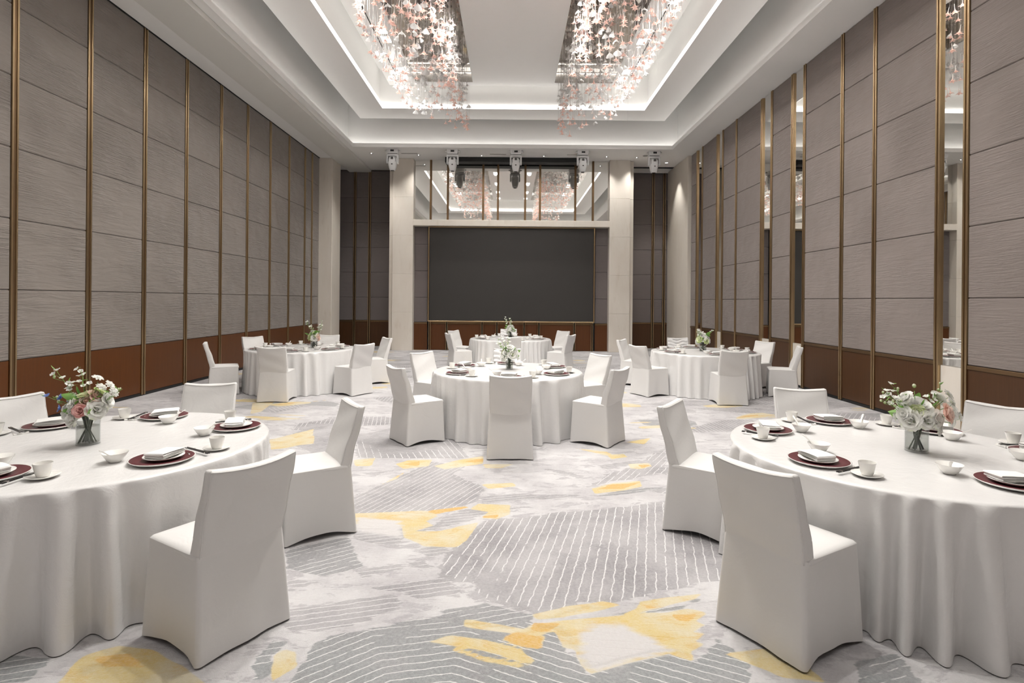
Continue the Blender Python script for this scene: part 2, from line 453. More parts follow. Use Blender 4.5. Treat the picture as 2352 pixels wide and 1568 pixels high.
def carpet():
    rng = random.Random(11)
    xs = np.arange(-7.0, 6.0, .03)
    ys = np.concatenate([np.arange(-2.2, 1.6, .1), np.arange(1.6, 5.2, .02), np.arange(5.2, 9.0, .03), np.arange(9.0, 20.3, .08)])
    X, Y = np.meshgrid(xs, ys)
    lay = {k: np.full(X.shape, -.2) for k in ('mid', 'dark', 'gold', 'deep', 'lite')}
    hu = (X * .1 + Y) / .06

    def paint(kind, poly, hat=None):
        P = np.array(poly)
        x0, y0 = P.min(0) - .2; x1, y1 = P.max(0) + .2
        i0, i1 = np.searchsorted(ys, (y0, y1)); j0, j1 = np.searchsorted(xs, (x0, x1))
        if i1 <= i0 or j1 <= j0: return
        sx = X[i0:i1, j0:j1]; sy = Y[i0:i1, j0:j1]
        s = np.clip(poly_sdf(sx, sy, poly), -.2, .2)
        old = lay[kind][i0:i1, j0:j1]
        if hat is not None:
            hu[i0:i1, j0:j1] = np.where(s > -.04, hat(sx, sy), hu[i0:i1, j0:j1])
        lay[kind][i0:i1, j0:j1] = np.maximum(old, s)

    def lines(dx, dy, sp):
        l = math.hypot(dx, dy)
        return lambda x, y: (x * (-dy / l) + y * (dx / l)) / sp
    mids = {0: lines(.25, .97, .062), 1: lines(.43, .9, .055), 2: lines(-.33, .94, .07), 3: lines(.5, .87, .06)}
    hexu = lambda x, y: np.maximum(np.maximum((-(x + .6) * .62 + (y - 2.6) * .78), (-(x + .6) * .2 + (y - 2.6) * .98)), ((x + .1) * .42 + (y - 2.62) * .9)) / .05
    darks = {0: lines(.8, .55, .055), 1: hexu}

    # scattered patches in the same manner where the measured ones leave room
    def blob(cx, cy, L, W, ang):
        pts = []
        n = rng.randint(6, 9)
        for k in range(n):
            a = 2 * PI * k / n + rng.uniform(-.2, .2)
            r = rng.uniform(.65, 1.1)
            u = L * r * math.cos(a); v = W * r * math.sin(a)
            pts.append((cx + u * math.cos(ang) - v * math.sin(ang), cy + u * math.sin(ang) + v * math.cos(ang)))
        return pts
    def clear(cx, cy): return not (-1.9 < cx < 1.75 and cy < 7.0)
    for k in range(150):
        cx, cy = rng.uniform(-6.6, 5.8), rng.uniform(1.0, 19.5)
        if clear(cx, cy):
            paint('mid', blob(cx, cy, rng.uniform(.4, 1.0), rng.uniform(.15, .45), rng.uniform(-.3, .7)), lines(rng.uniform(-.5, .9), rng.uniform(.4, 1), rng.uniform(.05, .07)))
    for k in range(46):
        cx, cy = rng.uniform(-6.6, 5.8), rng.uniform(1.0, 19.5)
        if clear(cx, cy):
            paint('dark', blob(cx, cy, rng.uniform(.3, .7), rng.uniform(.1, .3), rng.uniform(-.2, .6)), lines(rng.uniform(.3, 1), rng.uniform(-.3, .6), rng.uniform(.045, .06)))
    for k in range(92):
        cx, cy = rng.uniform(-6.6, 5.8), rng.uniform(1.0, 19.5)
        if clear(cx, cy):
            a = rng.uniform(-.2, .6)
            L = rng.uniform(.2, .6)
            paint('gold', blob(cx, cy, L, rng.uniform(.06, .2), a))
            if rng.random() < .55: paint('deep', blob(cx + rng.uniform(-.1, .1), cy, L * .5, .05, a))
            for q in range(2): paint('gold', blob(cx + rng.uniform(-.4, .4), cy + rng.uniform(-.25, .25), L * .6, .035, a))
    for i, p in enumerate(PATCH['mid']): paint('mid', p, mids.get(i, lines(.9, .25, .05)))
    for i, p in enumerate(PATCH['dark']): paint('dark', p, darks.get(i, lines(.93, .3, .05)))
    for k in ('gold', 'deep', 'lite'):
        for p in PATCH[k]: paint(k, p)

    ny, nx = X.shape
    co = np.empty((ny * nx, 3), np.float32)
    co[:, 0] = X.ravel(); co[:, 1] = Y.ravel(); co[:, 2] = 0
    ii = (np.arange(ny - 1)[:, None] * nx + np.arange(nx - 1)[None, :]).ravel()
    quads = np.stack([ii, ii + 1, ii + nx + 1, ii + nx], 1).astype(np.int32)
    me = bpy.data.meshes.new('floor')
    me.vertices.add(ny * nx)
    me.vertices.foreach_set('co', co.ravel())
    me.loops.add(quads.size)
    me.loops.foreach_set('vertex_index', quads.ravel())
    me.polygons.add(len(quads))
    me.polygons.foreach_set('loop_start', np.arange(0, quads.size, 4, dtype=np.int32))
    me.update(calc_edges=True)
    for k, v in list(lay.items()) + [('hatch', hu)]:
        at = me.attributes.new(k, 'FLOAT', 'POINT')
        at.data.foreach_set('value', v.astype(np.float32).ravel())
    g = G('abstract_woven_carpet')
    def A(k):
        a = g.n('ShaderNodeAttribute'); a.attribute_name = k
        return a.outputs['Fac']
    P = g.coord()
    n1 = g.noise(P, 14, 4, .6)
    n2 = g.noise(g.coord((.6, 5, 1)), 3.0, 4, .6, .5)
    n3 = g.noise(P, 2.2, 4, .6)
    n4 = g.noise(P, 60, 3, .7)
    n5 = g.noise(g.coord((2.2, 5, 1)), 2.0, 5, .65, .6)
    wob = g.math('MULTIPLY_ADD', n1, .05, -.025)
    fing = g.math('MULTIPLY_ADD', n2, .16, -.08)
    edge = g.math('ADD', wob, fing)
    def mask(k, amt=1.0): return g.step(g.math('MULTIPLY_ADD', edge, amt, A(k)), -.006, .006)
    base = g.mix(g.step(n3, .35, .68), (.45, .43, .44), (.60, .585, .585))
    base = g.mix(g.math('MULTIPLY', g.step(n5, .53, .59), .8), base, (.355, .335, .35))
    base = g.mix(g.math('MULTIPLY', g.step(n1, .5, .7), .3), base, (.62, .605, .60))
    mid = g.mix(g.step(n3, .3, .7), (.225, .21, .22), (.40, .382, .39))
    mid = g.mix(g.math('MULTIPLY', g.step(n1, .45, .75), .35), mid, (.46, .445, .45))
    # hatching: pale lines, broken up along their length
    hv = g.math('ADD', A('hatch'), g.math('MULTIPLY_ADD', n1, .5, -.25))
    fr = g.math('ABSOLUTE', g.math('SUBTRACT', g.math('FRACT', hv), .5))
    ln = g.math('SUBTRACT', 1.0, g.step(fr, .035, .085))
    brk = g.math('MULTIPLY', g.step(g.noise(P, 2.6, 4, .6), .36, .41), g.step(g.noise(P, 7.0, 2), .33, .38))
    ln = g.math('MULTIPLY', ln, brk)
    mid = g.mix(ln, mid, (0.661, 0.648, 0.644))
    geo = g.n('ShaderNodeNewGeometry'); sx = g.n('ShaderNodeSeparateXYZ'); g.lk(geo.outputs['Position'], sx.inputs[0])
    tealf = g.math('MULTIPLY', g.math('SUBTRACT', 1.0, g.step(sx.outputs[1], 2.2, 3.2)), g.step(n3, .3, .55))
    dk = g.mix(tealf, (0.231, 0.226, 0.231), (0.187, 0.213, 0.213))
    dk = g.mix(g.step(n3, .35, .75), dk, (0.287, 0.283, 0.287))
    dk = g.mix(ln, dk, (0.644, 0.635, 0.626))
    c = g.mix(mask('mid'), base, mid)
    c = g.mix(mask('dark', .6), c, dk)
    gold = g.mix(g.step(n3, .35, .62), (.60, .46, .17), (.62, .55, .38))
    gold = g.mix(g.math('MULTIPLY', g.step(n5, .5, .62), .6), gold, (.58, .38, .085))
    c = g.mix(mask('gold', .16), c, gold)
    c = g.mix(g.math('MULTIPLY', mask('deep', .3), .9), c, (.60, .345, .045))
    c = g.mix(g.step(g.math('ADD', edge, A('lite')), -.03, .03), c, (0.574, 0.548, 0.539))
    c = g.mix(g.math('MULTIPLY_ADD', n4, .7, -.2, clamp=True), c, g.mix(.8, c, (0.783, 0.783, 0.783)))
    g.set(c, .95, Sheen_Weight=.2)
    g.bump(g.math('ADD', g.noise(P, 220, 2), g.math('MULTIPLY', ln, -.5)), .5, .008)
    me.materials.append(g.m)
    return tag(place('floor', me), 'grey carpet with an abstract print of gold patches and white hatching', kind='structure')
carpet()

# ------------------------------------------------------------------ shell dimensions (metres, camera at origin looking +Y)
XL, XR = -6.28, 5.73          # faces of the side walls
ZC = 6.355                    # lower ceiling
YB = 18.6                     # stage wall
SEAMS = [.87, 1.76, 2.655, 3.55, 4.45, 5.35]

def child(name, bm, mat, parent, **kw): return bm.build(name, mat, parent, **kw)

def panel(name, parent, mat, x0, x1, y0, y1, z0, z1, b=.008):
    return MB().box(x0, x1, y0, y1, z0, z1, b).build(name, mat, parent)

# ---- left wall: folding partition of padded fabric panels
wl = MB().box(-6.42, -6.33, -2.2, 18.04, 0, 6.28).build('wall_left', M['fabric'])
tag(wl, 'tall partition wall of wrinkled taupe fabric panels with brass strips', kind='structure')
lcols = [17.4, 16.8, 15.6, 14.38, 13.14, 11.94, 10.67, 9.46, 8.22, 6.98, 5.75, 4.53, 3.3]
edges = [18.04] + lcols
for i in range(len(edges) - 1):
    y1, y0 = edges[i], edges[i + 1]
    a, b = y0 + .05, y1 - (.05 if i else .0)
    zs = SEAMS + [6.275]
    for k in range(len(zs) - 1):
        panel('fabric_panel', wl, M['fabric'], -6.33, XL, a, b, zs[k] + .003, zs[k + 1] - .003, .010)
    panel('wood_panel', wl, M['wood'], -6.33, XL - .004, a, b, .055, .867, .003)
for y in lcols:
    panel('brass_strip', wl, M['brass'], -6.33, XL + .015, y - .047, y - .022, .02, 6.275, .004)
    panel('brass_strip', wl, M['brass'], -6.33, XL + .015, y + .022, y + .047, .02, 6.275, .004)
    panel('bronze_groove', wl, M['brass_dark'], -6.33, XL + .003, y - .022, y + .022, .02, 6.275, .002)
bl = MB().box(-6.34, XL - .012, 3.3, 18.04, 0, .05).build('baseboard_left', M['black'])
tag(bl, kind='structure')

# ---- right wall: fabric panels between narrow mirrors
wr = MB().box(5.83, 5.93, -2.2, 17.66, 0, ZC).build('wall_right', M['fabric_r'])
tag(wr, 'tall wall of smooth taupe fabric panels with narrow mirrors and brass strips', kind='structure')
mir = [(17.08, 16.6), (15.42, 15.0), (12.68, 12.19), (11.3, 10.83), (7.43, 6.97)]
fab = [(17.66, 17.08), (16.6, 15.42), (15.0, 14.1), (14.1, 12.68), (12.19, 11.3), (10.83, 9.59), (9.59, 8.73), (8.73, 7.43), (6.97, 5.6), (5.6, 4.2), (4.2, 2.8)]
for y1, y0 in fab:
    a, b = y0 + .04, y1 - .04
    zs = SEAMS + [ZC]
    zs[0] = .92
    for k in range(len(zs) - 1):
        panel('fabric_panel', wr, M['fabric_r'], XR, 5.83, a, b, zs[k] + .003, zs[k + 1] - .003, .010)
    panel('wood_panel', wr, M['wood_d'], XR + .004, 5.83, a, b, .055, .868, .003)
    panel('bronze_rail', wr, M['brass_dark'], XR - .008, 5.83, a, b, .868, .918, .004)
for y1, y0 in mir:
    panel('mirror_panel', wr, M['mirror'], XR + .018, 5.83, y0 + .04, y1 - .04, .875, ZC - .003, .002)
    panel('stone_plinth', wr, M['stone'], XR + .02, 5.83, y0 + .04, y1 - .04, .003, .87, .004)
cuts = sorted({round(v, 2) for p in fab + mir for v in p} - {17.66})
for y in cuts:
    near_m = any(abs(y - a) < .01 or abs(y - b) < .01 for a, b in mir)
    panel('brass_strip', wr, M['brass'], XR - .018, 5.83, y - .04, y - .014, .02, ZC - .003, .004)
    panel('brass_strip', wr, M['brass'], XR - .018, 5.83, y + .014, y + .04, .02, ZC - .003, .004)
    panel('bronze_groove', wr, M['brass_dark'], XR - .006, 5.83, y - .014, y + .014, .02, ZC - .003, .002)
br = MB().box(XR + .012, 5.83, 2.8, 17.66, 0, .05)
tag(br.build('baseboard_right', M['black']), kind='structure')
pier = MB().box(5.63, 5.93, 17.66, 20.0, 0, ZC, .01).build('trim_1', M['stone'])
tag(pier, 'cream stone pier closing the right wall beside the stage', kind='structure')
pier = MB().box(-6.42, -5.85, 18.04, 18.9, 0, 6.28, .01).build('trim_2', M['stone'])
tag(pier, 'cream stone pier at the end of the left partition', kind='structure')

# ---- back wall
wb = MB().box(-7.2, 5.95, 20.0, 20.2, 0, 6.9).build('wall_back', M['fabric_d'])
tag(wb, 'stage wall with stone pillars, mirror band and mauve fabric bays', kind='structure')
for s in (-1, 1):
    for k in range(5):                                            # pillars of stacked stone blocks
        z0, z1 = k * ZC / 5, (k + 1) * ZC / 5
        x0, x1 = (-3.93, -3.25) if s < 0 else (3.25, 3.93)
        panel('stone_block', wb, M['stone'], x0, x1, 18.3, 19.2, z0 + .0015, z1 - .0015, .003)
        x0, x1 = (-4.07, -3.932) if s < 0 else (3.932, 4.07)
        panel('stone_block', wb, M['stone'], x0, x1, 18.46, 20.0, z0 + .0015, z1 - .0015, .003)
panel('stone_lintel', wb, M['stone'], -3.25, 3.25, 18.28, 18.9, 4.135, 4.335, .006)
panel('backing', wb, M['black'], -3.25, 3.25, 18.66, 19.0, 0, ZC, 0)
SX = [-2.70, -2.13, -.95, -.455, .455, .95, 2.13, 2.72]
mx = [-3.25] + SX + [3.25]
for i in range(len(mx) - 1):
    panel('mirror_panel', wb, M['mirror'], mx[i] + .004, mx[i + 1] - .004, 18.5, 18.53, 4.34, ZC, .003)
for x in SX:
    panel('brass_strip', wb, M['brass_dark'], x - .034, x + .034, 18.455, 18.5, 4.34, ZC, .008)
    for e in (-.026, .026):
        panel('brass_strip', wb, M['brass'], x + e - .008, x + e + .008, 18.44, 18.56, 0.01, .955, .003)
zs = [.93] + SEAMS[1:4] + [4.13]
for x0, x1 in ((-3.25, -2.80), (2.83, 3.25)):
    for k in range(len(zs) - 1):
        panel('fabric_panel', wb, M['fabric_d'], x0 + .004, x1, 18.6, 18.66, zs[k] + .003, zs[k + 1] - .003, .008)
    panel('wood_panel', wb, M['wood'], x0 + .004, x1, 18.58, 18.66, .0, .87, .003)
    panel('bronze_rail', wb, M['brass_dark'], x0 + .004, x1, 18.57, 18.66, .87, .925, .004)
bx = [-2.76] + SX[1:-1] + [2.79]
for i in range(len(bx) - 1):
    panel('wood_panel', wb, M['wood'], bx[i] + .035, bx[i + 1] - .035, 18.56, 18.66, .01, .87, .003)
    panel('bronze_rail', wb, M['brass_dark'], bx[i] + .035, bx[i + 1] - .035, 18.565, 18.66, .872, .95, .003)
# side bays
for x0, x1, bars in ((-7.0, -4.07, (-5.63, -5.1)), (4.07, 5.63, (5.1, 5.5))):
    cs = [x0] + list(bars) + [x1]
    zs = [.93] + SEAMS[1:] + [6.3]
    for i in range(len(cs) - 1):
        a = cs[i] + (.045 if i else 0); b = cs[i + 1] - (.045 if i < len(cs) - 2 else 0)
        for k in range(len(zs) - 1):
            panel('fabric_panel', wb, M['fabric_d'], a, b, 19.93, 20.0, zs[k] + .003, zs[k + 1] - .003, .008)
        panel('wood_panel', wb, M['wood_d'], a, b, 19.93, 20.0, 0, .87, .003)
        panel('bronze_rail', wb, M['brass_dark'], a, b, 19.92, 20.0, .872, .925, .004)
    for x in bars:
        for e in (-.03, .03):
            panel('brass_strip', wb, M['brass'], x + e - .014, x + e + .014, 19.88, 20.0, .01, 6.3, .004)
wside = MB().box(-7.2, -7.0, 18.04, 20.0, 0, 6.9).box(-7.2, -6.42, 17.9, 18.04, 0, 6.9)
tag(wside.build('wall_alcove', M['fabric_d']), kind='structure')
wrr = MB().box(-7.2, 5.95, -2.35, -2.2, 0, 6.9).build('wall_rear', M['fabric_r'])
tag(wrr, kind='structure')

# ---- stepped ceiling
TX0, TX1, TY0, TY1 = -4.88, 4.92, 1.9, 16.97         # outer tray opening
def ring(bm, o, i, z0, z1):
    ox0, ox1, oy0, oy1 = o; ix0, ix1, iy0, iy1 = i
    bm.box(ox0, ox1, oy0, iy0, z0, z1); bm.box(ox0, ox1, iy1, oy1, z0, z1)
    bm.box(ox0, ix0, iy0, iy1, z0, z1); bm.box(ix1, ox1, iy0, iy1, z0, z1)
    return bm
ce = MB()
ring(ce, (-7.2, 5.95, -2.35, 19.2), (TX0, TX1, TY0, TY1), ZC, ZC + .117)
ce.box(-7.2, 3.93, 19.2, 20.2, ZC, ZC + .117)
ce.box(3.93, 5.95, 19.9, 20.2, ZC - .035, ZC + .117)
ring(ce, (TX0 - .4, TX1 + .4, TY0 - .4, TY1 + .4), (TX0 - .22, TX1 + .22, TY0 - .22, TY1 + .22), ZC + .117, 8.3)
ce.box(TX0 - .4, TX1 + .4, TY0 - .4, TY1 + .4, 8.3, 8.4)
cei = ce.build('ceiling', M['paint'])
tag(cei, 'white stepped ceiling with a deep rectangular tray', kind='structure')
LX0, LX1, LY0, LY1 = -3.715, 3.777, 3.1, 15.8          # inner opening with the lit lip
MX = MB(); ring(MX, (-4.59, 4.60, 2.3, 16.69), (LX0, LX1, LY0, LY1), 7.14, 7.255)
MX.build('tray_soffit', M['paint'], cei)
MX = MB(); ring(MX, (LX0 - .4, LX1 + .4, LY0 - .4, LY1 + .4), (LX0 - .12, LX1 + .12, LY0 - .12, LY1 + .12), 7.255, 8.3)
MX.build('cove_wall', M['paint'], cei)
MX = MB(); ring(MX, (LX0, LX1, LY0, LY1), (LX0 + .012, LX1 - .012, LY0 + .012, LY1 - .012), 7.145, 7.25)
MX.build('lit_lip', M['lip'], cei)
RX0, RX1, RY0, RY1, RZ = -3.465, 3.50, 3.4, 15.6, 7.73
PX = (-2.70, -1.105, 1.164, 2.77)
MX = MB(); MX.box(RX0, PX[0], RY0, RY1, RZ, RZ + .07); MX.box(PX[3], RX1, RY0, RY1, RZ, RZ + .07)
MX.box(PX[0], PX[3], RY0, RY0 + .3, RZ, RZ + .07); MX.box(PX[0], PX[3], RY1 - .25, RY1, RZ, RZ + .07)
MX.build('raft_border', M['paint'], cei)
MX = MB(); MX.box(PX[1], PX[2], RY0 + .3, RY1 - .25, RZ - .012, RZ + .07).build('raft_centre_panel', M['paint'], cei)
for x0, x1 in ((PX[0], PX[1]), (PX[2], PX[3])):
    n = 8
    for k in range(n):
        y0 = RY0 + .3 + (RY1 - RY0 - .55) * k / n; y1 = RY0 + .3 + (RY1 - RY0 - .55) * (k + 1) / n
        panel('bronze_mirror_tile', cei, M['mirror_c'], x0 + .003, x1 - .003, y0 + .002, y1 - .002, RZ + .004, RZ + .05, .003)
for x in (-3.13, 3.17):
    MB().box(x - .012, x + .012, RY0 + .6, RY1 - .7, RZ - .004, RZ + .02).build('slot_diffuser', M['black'], cei)
MX = MB()                                                # LED tape standing on the raft edge, washing the cove wall
ring(MX, (RX0 + .02, RX1 - .02, RY0 + .02, RY1 - .02), (RX0 + .05, RX1 - .05, RY0 + .05, RY1 - .05), RZ + .072, RZ + .11)
MX.build('led_tape', M['cove'], cei)
MX = MB()                                                # added glowing strip hidden in the outer trough, uplights the soffit
ring(MX, (TX0 - .13, TX1 + .13, TY0 - .13, TY1 + .13), (TX0 - .09, TX1 + .09, TY0 - .09, TY1 + .09), ZC + .118, ZC + .128)
MX.build('led_tape', M['trough'], cei)
MX = MB()                                                # LED tape on the ledge behind the lit lip
ring(MX, (LX0 - .10, LX1 + .10, LY0 - .10, LY1 + .10), (LX0 - .07, LX1 + .07, LY0 - .07, LY1 + .07), 7.256, 7.266)
MX.build('led_tape', M['ledge'], cei)
hd = MB().box(-6.42, -5.85, -2.2, 18.04, 6.28, ZC).build('wall_track_strip', M['paint'], cei)
hd = MB().box(-5.85, -5.06, -2.2, 19.93, 6.255, ZC, .006).build('track_header', M['paint_grey'], cei)
MB().box(-6.33, -6.26, 3.3, 18.04, 6.268, 6.282).build('shadow_gap', M['black'], cei)
# dark slot in the ceiling of the right bay, recess lining
MX = MB(); MX.box(3.93, 5.95, 19.2, 19.9, ZC + .45, ZC + .5); MX.box(3.93, 5.95, 19.19, 19.2, ZC + .118, ZC + .45); MX.box(3.93, 5.95, 19.9, 19.73, ZC + .118, ZC + .45)
MX.box(3.92, 3.93, 19.2, 19.9, ZC + .118, ZC + .45); MX.box(5.93, 5.95, 19.2, 19.9, ZC + .118, ZC + .45)
MX.build('recess_lining', M['black'], cei)
# small slot diffusers and round plate in the strip before the stage
for x in (-3.28, -.45, 2.02):
    MB().box(x - .26, x + .26, 17.66, 17.72, ZC - .004, ZC + .002).build('slot_diffuser', M['diffuser'], cei)
MB().lathe([(0.0, -.012), (.075, -.012), (.09, 0.0)], 20, (4.28, 17.72, ZC)).build('access_plate', M['diffuser'], cei, smooth=True)

# ------------------------------------------------------------------ LED screen and screen housing
scr = empty('led_screen', (0.015, 18.5, .96))
tag(scr, 'large black LED screen with thin brass frame on the stage wall', 'screen')
MB().box(-2.745, 2.745, 0, .08, .03, 3.14, .004).build('display_panel', M['screen'], scr)
MB().box(-2.785, -2.745, -.05, .1, 0, 3.17, .004).build('frame_side', M['brass'], scr)
MB().box(2.745, 2.785, -.05, .1, 0, 3.17, .004).build('frame_side', M['brass'], scr)
MB().box(-2.745, 2.745, -.05, .1, 3.14, 3.17, .004).build('frame_top', M['brass'], scr)
MB().box(-2.745, 2.745, -.05, .1, -.01, .03, .004).build('frame_bottom', M['brass'], scr)
hs = empty('screen_housing', (0.02, 18.2, 6.165))
tag(hs, 'long black roller screen housing under the ceiling before the mirrors', 'housing')
MB().box(-2.15, 2.15, -.16, .2, .03, .183, .015).build('casing', M['black'], hs)
MB().box(-2.2, -2.15, -.18, .22, 0, .183, .015).build('end_cap', M['black'], hs)
MB().box(2.15, 2.2, -.18, .22, 0, .183, .015).build('end_cap', M['black'], hs)

# ------------------------------------------------------------------ moving-head stage lights
def rrect(hx, y0, y1, r, m=6, c=4, hx2=None):
    """rounded rectangle ring, counter-clockwise, constant point count"""
    hx2 = hx if hx2 is None else hx2          # hx at y0 (rear), hx2 at y1 (front)
    cs = [(hx2 - r, y1 - r, 0), (-(hx2 - r), y1 - r, 90), (-(hx - r), y0 + r, 180), (hx - r, y0 + r, 270)]
    pts = []
    for k in range(4):
        x, y, a0 = cs[k]
        arc = [(x + r * math.cos(math.radians(a0 + 90 * i / c)), y + r * math.sin(math.radians(a0 + 90 * i / c))) for i in range(c + 1)]
        pts += arc
        nx, ny, na = cs[(k + 1) % 4]
        p1 = (nx + r * math.cos(math.radians(na)), ny + r * math.sin(math.radians(na)))
        p0 = arc[-1]
        for i in range(1, m):
            pts.append((p0[0] + (p1[0] - p0[0]) * i / m, p0[1] + (p1[1] - p0[1]) * i / m))
    return pts

def moving_head():
    t = empty('moving_head_light', (0, 0, 0))       # origin at the ceiling, hangs down
    b = MB()
    b.loft([[(x, y, z) for x, y in rrect(hx, -hy, hy, .02, 2, 2)] for hx, hy, z in ((.175, .12, 0.0), (.175, .12, -.09), (.15, .11, -.135))], True, True)
    b.build('base', M['housing'], t, smooth=True, sharp=35)
    MB().box(-.05, .06, -.128, -.11, -.085, -.03, .003).build('display', M['gloss_dark'], t)
    for s in (-1, 1): MB().box(s * .175, s * .235, -.03, .03, -.06, -.02, .008).build('clamp', M['housing'], t)
    b = MB()
    b.box(-.165, .165, -.07, .07, -.215, -.145, .02)
    b.box(-.185, -.135, -.07, .07, -.45, -.16, .018); b.box(.135, .185, -.07, .07, -.45, -.16, .018)
    b.build('yoke', M['housing'], t, smooth=True, sharp=35)
    h = MB()
    prof = [(.04, -.215), (.085, -.235), (.125, -.30), (.132, -.42), (.12, -.50), (.098, -.60), (.082, -.645), (.06, -.655)]
    h.loft([[(x, y * .95, z) for x, y in rrect(r, -r, r, r * .45, 3, 3)] for r, z in prof], True, True)
    hd = h.build('lamp_head', M['housing'], t, smooth=True, sharp=50)
    g = MB(); g.box(-.036, .036, -.135, -.11, -.325, -.255, .003); g.build('vent_grille', M['vent'], hd)
    g = MB().lathe([(0, 0), (.024, 0), (.026, .004), (0, .008)], 16); g.xf(Matrix.Translation((0, -.118, -.475)) @ Matrix.Rotation(PI / 2, 4, 'X') @ Matrix.Diagonal((1, .72, 1.6, 1)))
    g.build('oval_badge', M['vent'], hd, smooth=True)
    g = MB().lathe([(.058, -.652), (.055, -.664), (0, -.664)], 18); g.build('front_lens', M['gloss_dark'], hd, smooth=True)
    g = MB(); pts = [(-.112, -.114, -.40), (-.112, -.112, -.305), (-.066, -.112, -.238), (.066, -.112, -.238), (.112, -.112, -.305), (.112, -.114, -.40)]
    g.tube(pts, .006, 5).build('head_groove', M['vent'], hd)
    return t
proto = moving_head(); note_kids(proto)
words = ['beside the left stage pillar', 'second from the left', 'in the middle of the row', 'second from the right', 'rightmost of the row']
for i, x in enumerate((-3.72, -1.85, .12, 2.21, 4.43)):
    o = proto if i == 0 else copy_tree(proto)
    o.location = (x, 17.25, ZC)
    tag(o, 'white moving head stage light under the ceiling, ' + words[i], 'stage light', 'moving head lights before the stage')

# ------------------------------------------------------------------ recessed lights
def spot(name, loc, watt, angle, blend, parent, rot=(0, 0, 0), size=.06, col=(1.0, .965, .92)):
    l = bpy.data.lights.new(name, 'SPOT')
    l.energy = watt; l.spot_size = math.radians(angle); l.spot_blend = blend; l.shadow_soft_size = size; l.color = col
    o = bpy.data.objects.new(name, l); COL.objects.link(o); o.location = loc; o.rotation_euler = rot
    o.parent = parent
    return o

def twin_spot(x, y, label):
    t = empty('ceiling_spotlight', (x, y, RZ))
    tag(t, label, 'ceiling light', 'recessed spotlights along the chandelier border')
    b = MB(); ring(b, (-.12, .12, -.17, .17), (-.1, .1, -.15, .15), -.008, .002); b.build('trim_frame', M['housing'], t)
    MB().box(-.1, .1, -.15, .15, -.005, .0).build('glowing_lens', M['lens'], t)
    spot('lamp', (0, 0, -.03), SPOT_W, 150, .9, t, size=.09)
rows = (15.02, 14.56, 12.86, 12.42, 10.5, 10.06, 8.12, 7.68, 5.8, 5.36)
ordn = ['farthest', 'second farthest', 'third farthest', 'fourth farthest', 'fifth farthest', 'sixth farthest', 'fourth nearest', 'third nearest', 'second nearest', 'nearest']
for s, x in ((-1, -2.95), (1, 3.0)):
    for k, y in enumerate(rows):
        twin_spot(x, y, 'bright recessed spotlight beside the %s glass flowers, %s of its row' % ('left' if s < 0 else 'right', ordn[k]))
for s in (-1, 1):
    for k, y in enumerate((10.75, 8.45, 6.2, 4.3)):
        t = empty('ceiling_spotlight', (.03 + s * .8, y, RZ - .012))
        tag(t, 'square twin downlight on the %s of the white centre panel, %s of its row' % ('left' if s < 0 else 'right', ('farthest', 'second farthest', 'second nearest', 'nearest')[k]), 'ceiling light', 'twin downlights of the centre panel')
        b = MB(); ring(b, (-.12, .12, -.22, .22), (-.1, .1, -.2, .2), -.008, .002); b.box(-.1, .1, -.01, .01, -.008, .002); b.build('trim_frame', M['housing'], t)
        MB().box(-.1, .1, .01, .2, -.005, .0).build('glowing_lens', M['lens'], t)
        MB().box(-.1, .1, -.2, -.01, -.005, .0).build('glowing_lens', M['lens'], t)
        spot('lamp', (0, 0, -.03), MAIN_W, 160, .8, t, size=.08)
for k, x in enumerate((-4.3, -1.5, 1.5, 4.3)):  # unseen lamps added to brighten the camera-facing chair backs
    for r, y in enumerate((1.2, -1.0)):
        t = empty('downlight', (x, y, ZC))
        tag(t, 'added round fill light in the ceiling over the camera, %s of the %s row' % (('first', 'second', 'third', 'fourth')[k], ('front', 'rear')[r]), 'downlight', 'added fill lights over the camera')
        MB().lathe([(.085, .002), (.085, -.006), (.065, -.006), (.055, .0)], 20).build('trim_ring', M['housing'], t, smooth=True, sharp=40)
        MB().lathe([(.055, .0), (0, -.001)], 16).build('glowing_lens', M['lens'], t)
        spot('lamp', (0, 0, -.02), REAR_FILL_W, 150, .8, t, size=.06)
for i, (x, y) in enumerate(((-3.02, 17.88), (-.98, 17.88), (1.03, 17.88), (3.06, 17.88), (4.05, 17.95), (-4.5, 17.7))):
    t = empty('downlight', (x, y, ZC))
    tag(t, '%s small round recessed downlight from the left in the strip before the stage' % ['second', 'third', 'fourth', 'fifth', 'last', 'first'][i], 'downlight', 'downlights before the stage')
    MB().lathe([(.075, .002), (.075, -.006), (.055, -.006), (.045, .0)], 20).build('trim_ring', M['housing'], t, smooth=True, sharp=40)
    MB().lathe([(.045, .0), (0, -.001)], 16).build('dark_baffle', M['vent'], t)
    MB().lathe([(.018, -.002), (0, -.003)], 12).build('glowing_lens', M['lens'], t)
    spot('lamp', (0, 0, -.02), DOWN_W * (.55 if i in (0, 3, 4) else 1.0), 100, 1.0, t, size=.04)
for i, (x, y) in enumerate(((5.2, 18.6),)):
    t = empty('downlight', (x, y, ZC if x > 0 else 6.255))
    tag(t, 'small round recessed downlight %s' % ('by the right stone pier' if i == 0 else 'in the header by the left stone pier'), 'downlight')
    MB().lathe([(.075, .002), (.075, -.006), (.055, -.006), (.045, .0)], 20).build('trim_ring', M['housing'], t, smooth=True, sharp=40)
    MB().lathe([(.045, .0), (0, -.001)], 16).build('glowing_lens', M['lens'], t)
    spot('lamp', (0, 0, -.02), DOWN_W * .8, 70, .7, t, size=.04)

